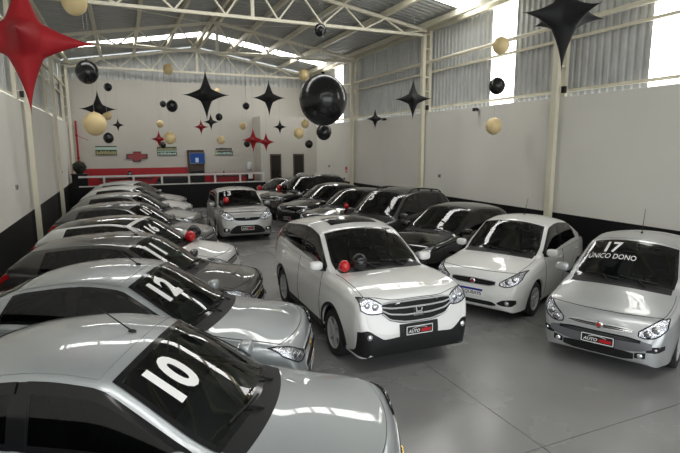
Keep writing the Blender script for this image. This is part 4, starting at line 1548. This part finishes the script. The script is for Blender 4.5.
# signs
M_SGREEN = mat('sign_dark_green', (0.05, 0.06, 0.03), 0.5)
M_SPALE = mat('sign_pale_green', (0.45, 0.62, 0.55), 0.4)
M_SGOLD = mat('sign_olive', (0.42, 0.40, 0.20), 0.5)
def sign(x0, x1, z0, z1, kind, label):
    s = tag(empty('wall_sign', ((x0+x1)/2, YB-0.02, (z0+z1)/2)), label, 'sign')
    w, h = (x1-x0)/2, (z1-z0)/2
    rnd = random.Random(int(x0*100)+5)
    if kind == 'pale':
        MB().box((-w, -0.02, -h), (w, 0.02, h)).build('board', M_SGREEN, s)
        MB().box((-w, -0.03, h*0.15), (w, -0.02, h*0.75)).build('pale_strip', M_SPALE, s)
        rows = [(-h*0.85, h*0.0, M_SGOLD)]
    elif kind == 'framed':
        MB().box((-w, -0.02, -h), (w, 0.02, h)).build('board', M_SGREEN, s)
        MB().box((-w, -0.03, -h*0.15), (w, -0.02, h*0.10)).build('pale_strip', M_SPALE, s)
        rows = [(-h*0.9, -h*0.25, M_SPALE), (h*0.25, h*0.8, M_SGOLD)]
    else:
        MB().box((-w*0.7, -0.02, -h), (w, 0.02, -h*0.05)).build('board', M_SGREEN, s)
        MB().box((-w, -0.025, -h), (-w*0.72, 0.02, -h*0.05)).build('yellow_block', M_SGOLD, s)
        rows = [(-h*0.85, -h*0.2, M_SPALE), (h*0.30, h*0.85, M_GLOSSB)]
    for (a, b, m) in rows:
        x = -w*0.92
        mb = MB()
        while x < w*0.9:
            ww = 0.03+0.05*rnd.random()
            hh = a+(b-a)*(0.6+0.4*rnd.random())
            mb.box((x, -0.034, a), (min(x+ww, w*0.95), -0.02, hh))
            x += ww+0.02
        mb.build('lettering', m, s)
sign(-1.21, -0.23, 2.63, 3.08, 'pale', 'narrow sign with a pale green strip on the back wall by the corner')
sign(1.71, 2.68, 2.60, 3.03, 'framed', 'two-line sign on the back wall between emblem and television')
sign(4.69, 5.66, 2.58, 3.02, 'dark', 'dark-lettered sign with a yellow block on the back wall beside the television')
em = tag(empty('wall_emblem', (0.71, YB-0.02, 2.54)), 'red bow-tie emblem with dark edges on the back wall', 'emblem')
o_ = [(-1, -0.22), (-0.98, 0.26), (-0.36, 0.26), (-0.34, 0.5), (0.40, 0.5), (0.38, 0.26), (1, 0.26), (0.98, -0.22), (0.36, -0.22), (0.34, -0.5), (-0.40, -0.5), (-0.38, -0.22)]
for nm, sc, y0, y1, m in (('emblem_back', 0.52, 0.0, -0.03, mat('emblem_dark', (0.08, 0.04, 0.03), 0.4)), ('emblem_face', 0.43, -0.03, -0.05, mat('emblem_red', (0.30, 0.03, 0.035), 0.4))):
    v = [(a*sc, y0, b*sc) for a, b in o_]+[(a*sc, y1, b*sc) for a, b in o_]
    n = 12
    mesh_obj(nm, v, [tuple(range(n)), tuple(range(2*n-1, n-1, -1))]+[(k, (k+1) % n, (k+1) % n+n, k+n) for k in range(n)], m, em, False)

# office box with two doors
BX0, BY = 6.86, 26.5
off = MB()
off.box((BX0, BY, 0), (XR, BY+0.12, 4.64)).box((BX0, BY+0.12, 0), (BX0+0.12, YB, 4.64)).box((BX0+0.12, BY+0.12, 4.54), (XR, YB, 4.64))
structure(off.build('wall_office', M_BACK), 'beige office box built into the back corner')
for i, (a, b) in enumerate(((7.35, 7.97), (8.66, 9.29))):
    d = structure(MB().box((a, BY-0.03, 0.5), (b, BY, 2.63)).build('door_%d' % (i+1), M_WOOD), 'dark door of the office, %s' % ('next to the railing' if i == 0 else 'next to the right wall'))
    MB().box((a+0.07, BY-0.038, 1.0), (b-0.07, BY-0.03, 2.55)).build('door_pane', M_DARKGL, d)
    MB().box((b-0.12, BY-0.07, 1.48), (b-0.05, BY-0.03, 1.54)).build('door_handle', M_CHROME, d)

# reception furniture behind the railing
def counter(x0, x1, y0, y1, label):
    c = tag(empty('reception_counter', ((x0+x1)/2, (y0+y1)/2, 0.5)), label, 'counter')
    w, d = (x1-x0)/2, (y1-y0)/2
    MB().box((-w, -d, 0), (w, d, 0.98)).build('front', M_RED, c)
    MB().box((-w-0.03, -d-0.04, 0.98), (w+0.03, d+0.02, 1.02)).build('counter_top', M_BLACKP, c)
counter(-1.1, 1.35, 26.5, 27.1, 'long red reception counter behind the railing by the left corner')
counter(4.25, 6.0, 26.5, 27.0, 'red reception counter behind the railing next to the office')
sofa = tag(empty('black_sofa', (2.35, 26.9, 0.5)), 'black low sofa behind the railing between the red counters', 'sofa')
MB().superell((0, 0, 0.22), (0.80, 0.40, 0.22), 0.3, 0.3).build('seat', M_BLACKP, sofa, True)
MB().superell((0, 0.32, 0.60), (0.80, 0.14, 0.42), 0.3, 0.3).build('backrest', M_BLACKP, sofa, True)
for s in (1, -1):
    MB().superell((s*0.78, 0, 0.42), (0.12, 0.40, 0.36), 0.3, 0.3).build('armrest', M_BLACKP, sofa, True)
for x, h, lab in ((4.46, 0.20, 'short dark bottle on the red counter'), (4.88, 0.30, 'tall pale-capped bottle on the red counter')):
    b = tag(empty('bottle', (x, 26.72, 1.52)), lab, 'bottle')
    MB().lathe([(0, 0), (0.045, 0.0), (0.045, h*0.6), (0.018, h*0.8), (0.018, h*0.92)], 14).build('glass', M_GLOSSB if h < 0.25 else M_DARKGL, b, True)
    MB().lathe([(0, h), (0.02, h), (0.02, h*0.9)], 12).build('cap', M_BLACKP if h < 0.25 else M_WHITE, b, True)
vase = tag(empty('black_vase', (0.30, 26.75, 1.52)), 'round black vase on the long red counter', 'vase')
MB().lathe([(0, 0), (0.06, 0), (0.13, 0.10), (0.14, 0.18), (0.09, 0.27), (0.06, 0.29)], 18).build('bowl', M_GLOSSB, vase, True)
MB().lathe([(0.06, 0.29), (0.075, 0.33), (0.065, 0.33), (0.05, 0.29)], 18).build('rim', M_GLOSSB, vase, True)
# water dispenser
wd = tag(empty('water_dispenser', (6.40, 27.3, 0.5)), 'black and white water dispenser beside the office wall', 'dispenser')
MB().superell((0, 0, 0.47), (0.18, 0.17, 0.62), 0.2, 0.2).build('cabinet', M_BLACKP, wd, True)
MB().box((-0.12, -0.19, 0.80), (0.12, -0.16, 1.10)).build('tap_panel', M_WHITE, wd)
MB().lathe([(0.05, 1.22), (0.13, 1.32), (0.14, 1.62), (0.10, 1.70), (0, 1.71)], 18).build('water_bottle', mat('bottle_plastic', (0.62, 0.66, 0.68), 0.2), wd, True)
# pedestal with clipped bush
ped = tag(empty('pedestal', (-1.86, 26.2, 0.5)), 'tall black pedestal box in the left back corner', 'pedestal')
MB().box((-0.32, -0.28, 0), (0.32, 0.28, 1.26)).build('box', M_BAND, ped)
MB().box((-0.36, -0.32, 1.26), (0.36, 0.32, 1.30)).build('top', M_BLACKP, ped)
bush = tag(empty('clipped_bush', (-1.86, 26.2, 1.802)), 'dark rounded bush standing on the black pedestal', 'bush')
M_BUSH = mat('dark_leaves', (0.012, 0.018, 0.010), 0.6, noise=(30, 0.5))
rb = random.Random(3)
mb = MB()
for k in range(240):
    a, t = rb.uniform(0, 2*PI), math.acos(rb.uniform(-0.75, 1))
    n = Vector((math.sin(t)*math.cos(a), math.sin(t)*math.sin(a), math.cos(t)))
    c0 = n*0.27+Vector((0, 0, 0.30))
    s1 = n.orthogonal().normalized()*0.05
    s2 = n.cross(s1)
    mb.add([c0-s1, c0-s2*0.5, c0+s1+n*0.04, c0+s2*0.5], [(0, 1, 2, 3)])
lv = mb.build('leaves', M_BUSH, bush)
lv['kind'] = 'stuff'
MB().superell((0, 0, 0.28), (0.27, 0.27, 0.25), 1, 1, 18, 10).build('foliage_core', M_BUSH, bush, True)
MB().lathe([(0, 0), (0.14, 0), (0.17, 0.06), (0.16, 0.08)], 16).build('pot', M_BLACKP, bush, True)

# red fire pipe in the left corner
fp = tag(empty('fire_pipe', (-1.98, 27.9, 0)), 'red upright fire pipe in the left back corner', 'pipe')
MB().tube([(0, 0, 0.5), (0, 0, 4.3)], 0.045, 10).build('pipe', M_RED, fp, True)
MB().tube([(0, 0, 3.6), (0.5, 0, 3.35)], 0.015, 6).build('branch', M_RED, fp, True)
for z in (2.5, 3.6):
    MB().lathe([(0.045, z-0.05), (0.065, z-0.05), (0.065, z+0.05), (0.045, z+0.05)], 12).build('pipe_joint', M_RED, fp, True)

# small fittings on the walls
fe = tag(empty('fire_extinguisher', (XR-0.12, 22.45, 0.92)), 'red fire extinguisher hanging on the right wall', 'extinguisher')
MB().lathe([(0, 0), (0.075, 0.0), (0.08, 0.03), (0.08, 0.40), (0.05, 0.47), (0.02, 0.49), (0.02, 0.54)], 16).build('cylinder', M_PRED, fe, True)
MB().tube([(0, -0.02, 0.54), (0, -0.12, 0.60), (0, -0.14, 0.2)], 0.014, 6).build('hose', M_BLACKP, fe, True)
MB().box((-0.02, -0.06, 0.53), (0.02, 0.07, 0.57)).build('valve_handle', M_BLACKP, fe)
MB().box((0.05, -0.04, 0.30), (0.118, 0.04, 0.42)).build('bracket', M_BLACKP, fe)
fs = tag(empty('fire_sign', (XR-0.014, 22.4, 1.90)), 'small red extinguisher sign on the right wall', 'sign')
MB().box((-0.004, -0.11, -0.14), (0.004, 0.11, 0.14)).build('plate', M_PRED, fs)
MB().box((-0.006, -0.06, -0.09), (-0.004, 0.06, -0.01)).build('pictogram', M_WHITE, fs)
for (x, sg, y, z, lab) in ((XR, -1, 14.49, 2.0, 'grey socket box on the right wall'), (XR, -1, 24.6, 2.0, 'small grey switch on the right wall near the office'), (XL, 1, 13.67, 2.09, 'grey switch box on the left wall'), (XL, 1, 23.3, 2.02, 'small grey switch far down the left wall')):
    sb = tag(empty('switch_box', (x, y, z)), lab, 'switch')
    MB().box((0 if sg > 0 else -0.035, -0.07, -0.06), (0.035 if sg > 0 else 0, 0.07, 0.06)).build('plate', mat('grey_switch', (0.35, 0.35, 0.34), 0.5), sb)
    for dy in (-0.03, 0.03):
        MB().box((sg*0.035-0.006, dy-0.018, -0.03), (sg*0.035+0.006, dy+0.018, 0.03)).build('rocker', M_BLACKP, sb)
def flood(x, y, z, sg, label):
    f = tag(empty('floodlight', (x, y, z)), label, 'floodlight')
    MB().bar((0, 0, 0), (sg*0.12, 0, 0.02), 0.03, 0.03).build('arm', M_BLACKP, f)
    MB().box((sg*0.14-0.05, -0.07, -0.04), (sg*0.14+0.05, 0.07, 0.05)).build('housing', M_BLACKP, f)
    MB().box((sg*0.14-0.04, -0.06, -0.046), (sg*0.14+0.04, 0.06, -0.04)).build('glass', M_CHROME, f)
flood(XR, 12.55, 4.10, -1, 'small black floodlight on top of the right wall over the black hatchback')
flood(XR, 18.34, 4.10, -1, 'small black floodlight on the right wall between two columns')
for (x, sg, y, lab) in ((XR-0.06, -1, 9.31, 'black speaker on the column above the white sedan'), (XR-0.06, -1, 15.31, 'black speaker on the second column of the right wall'), (XL+0.06, 1, 15.31, 'black speaker on the left wall column')):
    sp = tag(empty('wall_speaker', (x, y, 4.36)), lab, 'speaker')
    MB().box((-0.045, -0.045, -0.08), (0.045, 0.045, 0.08)).build('box', M_BLACKP, sp)
    MB().box((sg*0.045-0.006, -0.035, -0.065), (sg*0.045+0.006, 0.035, 0.065)).build('grille_cloth', M_GLOSSB, sp)

# ------------------------------------------------------------------ hanging decorations
M_THREAD = mat('grey_thread', (0.35, 0.35, 0.34), 0.7)
M_STARR = mat('red_stretch_fabric', (0.36, 0.006, 0.012), 0.65, noise=(4, 0.08))
M_STARB = mat('black_stretch_fabric', (0.006, 0.006, 0.007), 0.75, noise=(4, 0.2))
M_BALB = mat('black_balloon', (0.012, 0.012, 0.013), 0.2, coat=0.0)
M_BALG = mat('gold_balloon', (0.88, 0.69, 0.36), 0.45, metal=0.1, coat=0.1)
M_BALR = mat('red_balloon', (0.55, 0.008, 0.012), 0.2, coat=0.5)

def star_mesh(name, material):
    # six soft cones on the axes blended into a small core, laid out on a cube of directions
    n = 21
    w = np.linspace(-1, 1, n)
    w = np.sign(w)*np.abs(w)**2.2
    verts, faces = [], []
    ax = [Vector((1, 0, 0)), Vector((0, 1, 0)), Vector((0, 0, 1))]
    for k in range(3):
        for sg in (1, -1):
            e0, e1, e2 = ax[k]*sg, ax[(k+1) % 3], ax[(k+2) % 3]
            base = len(verts)
            for a in w:
                for b in w:
                    q = math.hypot(a, b)
                    lo, hi = 0.0, 1.0
                    for _ in range(30):
                        t = (lo+hi)/2
                        if 0.36*(1-t)**1.7 > q*t:
                            lo = t
                        else:
                            hi = t
                    verts.append(tuple((e0+e1*a+e2*b)*lo))
            for i in range(n-1):
                for j in range(n-1):
                    fc = (base+i*n+j, base+(i+1)*n+j, base+(i+1)*n+j+1, base+i*n+j+1)
                    faces.append(fc if sg > 0 else fc[::-1])
    me = bpy.data.meshes.new(name)
    me.from_pydata(verts, [], faces)
    bm = bmesh.new()
    bm.from_mesh(me)
    bmesh.ops.remove_doubles(bm, verts=bm.verts, dist=1e-4)
    bmesh.ops.smooth_vert(bm, verts=[v for v in bm.verts if v.co.length < 0.6], factor=0.5, use_axis_x=True, use_axis_y=True, use_axis_z=True)
    for v in bm.verts:
        v.co.z *= 1.1
    bm.to_mesh(me)
    bm.free()
    me.polygons.foreach_set('use_smooth', [True]*len(me.polygons))
    me.materials.append(material)
    return me
star_me = {'red': star_mesh('star_body', M_STARR), 'black': star_mesh('star_body', M_STARB)}
def hook_z(x):
    for d in [0.13]+TOPN[1:]:
        for sg in (1, -1):
            if abs(x-(XM+sg*d)) < 0.058:
                return roof_z(XM+d)+0.02-0.10-0.001
    return roof_z(x)+0.128
def thread(parent, length, z0):
    MB().tube([(0, 0, z0), (0, 0, z0+length)], 0.003, 4).build('thread', M_THREAD, parent)
STARS = [('red', -0.94, 6.91, 4.22, 0.72, 2, 'huge red fabric star hanging by the left wall, closest to the street'),
 ('black', 6.78, 6.40, 5.10, 0.76, -8, 'huge black fabric star hanging over the silver hatchback with 17'),
 ('black', 2.76, 17.84, 4.76, 0.75, -14, 'large black fabric star hanging above the silver hatchback with 13'),
 ('black', 4.76, 17.11, 4.67, 0.55, -14, 'black fabric star hanging beside the giant black balloon'),
 ('black', 8.27, 13.46, 4.44, 0.55, -32, 'black fabric star in front of the second right wall column'),
 ('black', 7.82, 15.09, 3.92, 0.30, -27, 'small black fabric star in front of the right wall plaster between columns'),
 ('black', -0.63, 18.81, 4.27, 0.55, 0, 'black fabric star hanging just above a gold balloon near the left corner'),
 ('black', -0.07, 22.16, 3.89, 0.24, 0, 'tiny black fabric star beside the gold balloons near the left corner'),
 ('red', 1.44, 22.1, 3.34, 0.33, -5, 'small red fabric star hanging over the framed two-line sign'),
 ('red', 3.1, 21.7, 3.84, 0.30, -8, 'small red fabric star hanging over the wooden television panel'),
 ('black', 3.35, 20.7, 4.0, 0.30, -8, 'small black fabric star next to the small red one above the television'),
 ('red', 4.63, 19.02, 3.27, 0.42, -14, 'larger of the two red fabric stars hanging side by side before the office'),
 ('red', 5.32, 19.71, 3.2, 0.36, -14, 'smaller of the two red fabric stars hanging side by side before the office'),
 ('black', 6.04, 20.15, 3.82, 0.28, -16, 'small black fabric star hanging in front of the office box')]
for col, x, y, z, R, rz, lab in STARS:
    s = tag(empty('fabric_star', (x, y, z)), lab, 'star', 'hanging fabric stars')
    b = link_mesh('star_body', star_me[col], s)
    b.scale = (R*1.08, R*1.08, R*1.08)
    b.rotation_euler = (0, 0, math.radians(rz))
    thread(s, hook_z(x)-z-R*1.1, R*1.1)

def balloon_mesh(name, material):
    prof = []
    for k in range(17):
        t = PI*k/16
        r = math.sin(t)
        h = -math.cos(t)
        prof.append((r*(1.0-0.05*(h < 0)*abs(h)), h*1.06))
    return MB().lathe(prof, 28).mesh(name, material, True, 180)
bal_me = {'gold': balloon_mesh('balloon_skin', M_BALG), 'black': balloon_mesh('balloon_skin', M_BALB), 'red': balloon_mesh('balloon_skin', M_BALR)}
knot_me = {k: MB().lathe([(0.0, 1.04), (0.05, 1.05), (0.09, 1.14), (0.0, 1.12)], 10).mesh('knot', m, True) for k, m in (('gold', M_BALG), ('black', M_BALB), ('red', M_BALR))}
BALLOONS = [('gold', -0.62, 10.8, 5.63, 0.22), ('black', -0.63, 13.57, 4.76, 0.26), ('black', -0.34, 22.54, 5.39, 0.16), ('gold', -0.56, 13.83, 3.57, 0.27), ('gold', -0.42, 20.56, 4.18, 0.18), ('black', -0.35, 17.2, 3.29, 0.155), ('black', 1.92, 25.27, 5.01, 0.15), ('black', 1.72, 18.78, 4.43, 0.2), ('gold', 1.84, 20.85, 5.98, 0.2), ('gold', 1.69, 24.57, 4.06, 0.16), ('gold', 1.65, 19.49, 3.34, 0.22), ('black', 1.91, 26.66, 3.12, 0.15), ('black', 3.92, 22.07, 4.28, 0.15), ('gold', 4.57, 25.98, 5.78, 0.13), ('gold', 3.67, 20.44, 3.29, 0.16), ('black', 5.35, 23.13, 4.86, 0.16), ('gold', 5.16, 23.05, 3.96, 0.16), ('black', 5.41, 23.44, 3.15, 0.15), ('gold', 6.26, 17.72, 5.59, 0.2), ('black', 5.38, 13.81, 6.27, 0.17), ('black', 4.31, 10.91, 4.06, 0.55), ('black', 4.85, 12.24, 3.38, 0.2), ('gold', 6.3, 18.5, 3.53, 0.2), ('gold', 7.28, 20.56, 3.98, 0.18), ('black', 7.75, 21.39, 3.13, 0.18), ('gold', 8.25, 9.61, 5.31, 0.19), ('black', 8.71, 10.22, 4.49, 0.2), ('gold', 9.09, 10.72, 3.53, 0.21)]
BLAB = {0: 'gold balloon hanging high above the left row beside the huge red star', 1: 'black balloon hanging high by the left wall', 3: 'big gold balloon hanging below a black star by the left wall',
        20: 'giant glossy black balloon hanging in the middle of the hall', 21: 'black balloon hanging just under the giant black one', 25: 'topmost of three balloons in a column by the right wall, gold', 26: 'black balloon, middle of three hanging in a column by the right wall', 27: 'lowest of three balloons in a column by the right wall, gold', 19: 'black balloon hanging right under the roof truss', 18: 'gold balloon hanging beside the giant black one under the truss', 14: 'gold balloon hanging over the television and its dark sign', 22: 'gold balloon hanging in front of the two office doors',
        2: 'small black balloon hanging high on the back wall side of the left corner', 4: 'small gold balloon half behind the black star near the left corner', 5: 'small black balloon under the big gold balloon by the left wall',
        6: 'smaller of two black balloons hanging side by side before the back wall', 7: 'larger of two black balloons hanging side by side before the back wall', 8: 'gold balloon hanging high under the truss above a pair of black balloons',
        9: 'small gold balloon above the red star over the two-line sign', 10: 'gold balloon beside the red star over the two-line sign', 11: 'tiny black balloon tucked under the red star over the two-line sign',
        12: 'small black balloon beside the small black star above the television', 13: 'tiny gold balloon behind the large black star', 15: 'small black balloon between the two larger black stars',
        16: 'small gold balloon above the two red stars before the office', 17: 'small black balloon behind the larger of the two red stars', 23: 'small gold balloon just above another gold one by the office', 24: 'small black balloon hanging lowest beside the office'}
for i, (col, x, y, z, R) in enumerate(BALLOONS):
    lab = BLAB.get(i) or ('small %s balloon hanging on a thread in front of the back wall' % col)
    s = tag(empty('balloon', (x, y, z)), lab, 'balloon', 'hanging %s balloons' % col)
    b = link_mesh('balloon_skin', bal_me[col], s)
    b.scale = (R, R, R)
    link_mesh('knot', knot_me[col], b)
    thread(s, hook_z(x)-z-R*1.05, R*1.05)

# balloons tied to the cars, resting at the foot of the windscreens
def car_balloon(car, x, s, r, col, label):
    p, n = car.crown(np.array([x]), np.array([s]))
    h = math.radians(car.pose[2])
    q = p[0]+n[0]*(r*1.0+0.012)
    wx = car.pose[0]+q[0]*math.cos(h)-q[1]*math.sin(h)
    wy = car.pose[1]+q[0]*math.sin(h)+q[1]*math.cos(h)
    o = tag(empty('balloon', (wx, wy, q[2])), label, 'balloon', 'balloons on the cars')
    b = link_mesh('balloon_skin', bal_me[col], o)
    b.scale = (r, r, r)
    b.rotation_euler = (PI, 0, 0)
    link_mesh('knot', knot_me[col], b)
car_balloon(CRV, CRV.xc-0.02, -0.78, 0.085, 'red', 'red balloon at the foot of the tall white car windscreen')
car_balloon(CRV, CRV.xc-0.02, -0.50, 0.12, 'black', 'black balloon at the foot of the tall white car windscreen')
car_balloon(FOC, FOC.xc-0.20, -0.60, 0.10, 'red', 'red balloon on the windscreen of the silver hatchback with 13')
car_balloon(FOC, FOC.xc+0.02, -0.84, 0.105, 'black', 'black balloon on the windscreen of the silver hatchback with 13')
car_balloon(LROW[3], LROW[3].xc+0.05, 0.15, 0.11, 'red', 'red balloon on the bonnet of the white hatchback with black roof')
car_balloon(LROW[3], LROW[3].xc-0.02, 0.55, 0.15, 'black', 'black balloon on the bonnet of the white hatchback with black roof')
car_balloon(RROW[4], RROW[4].xc+0.02, -0.55, 0.12, 'red', 'red balloon on the black tall car with grey roof rails')
car_balloon(RROW[4], RROW[4].xc-0.05, -0.15, 0.13, 'black', 'black balloon on the black tall car with grey roof rails')
car_balloon(RROW[2], RROW[2].xc-0.02, 0.72, 0.08, 'red', 'red balloon on the black car behind the graphite one')
car_balloon(RROW[5], RROW[5].xc+0.02, -0.4, 0.11, 'red', 'red balloon on the far white car with black roof')
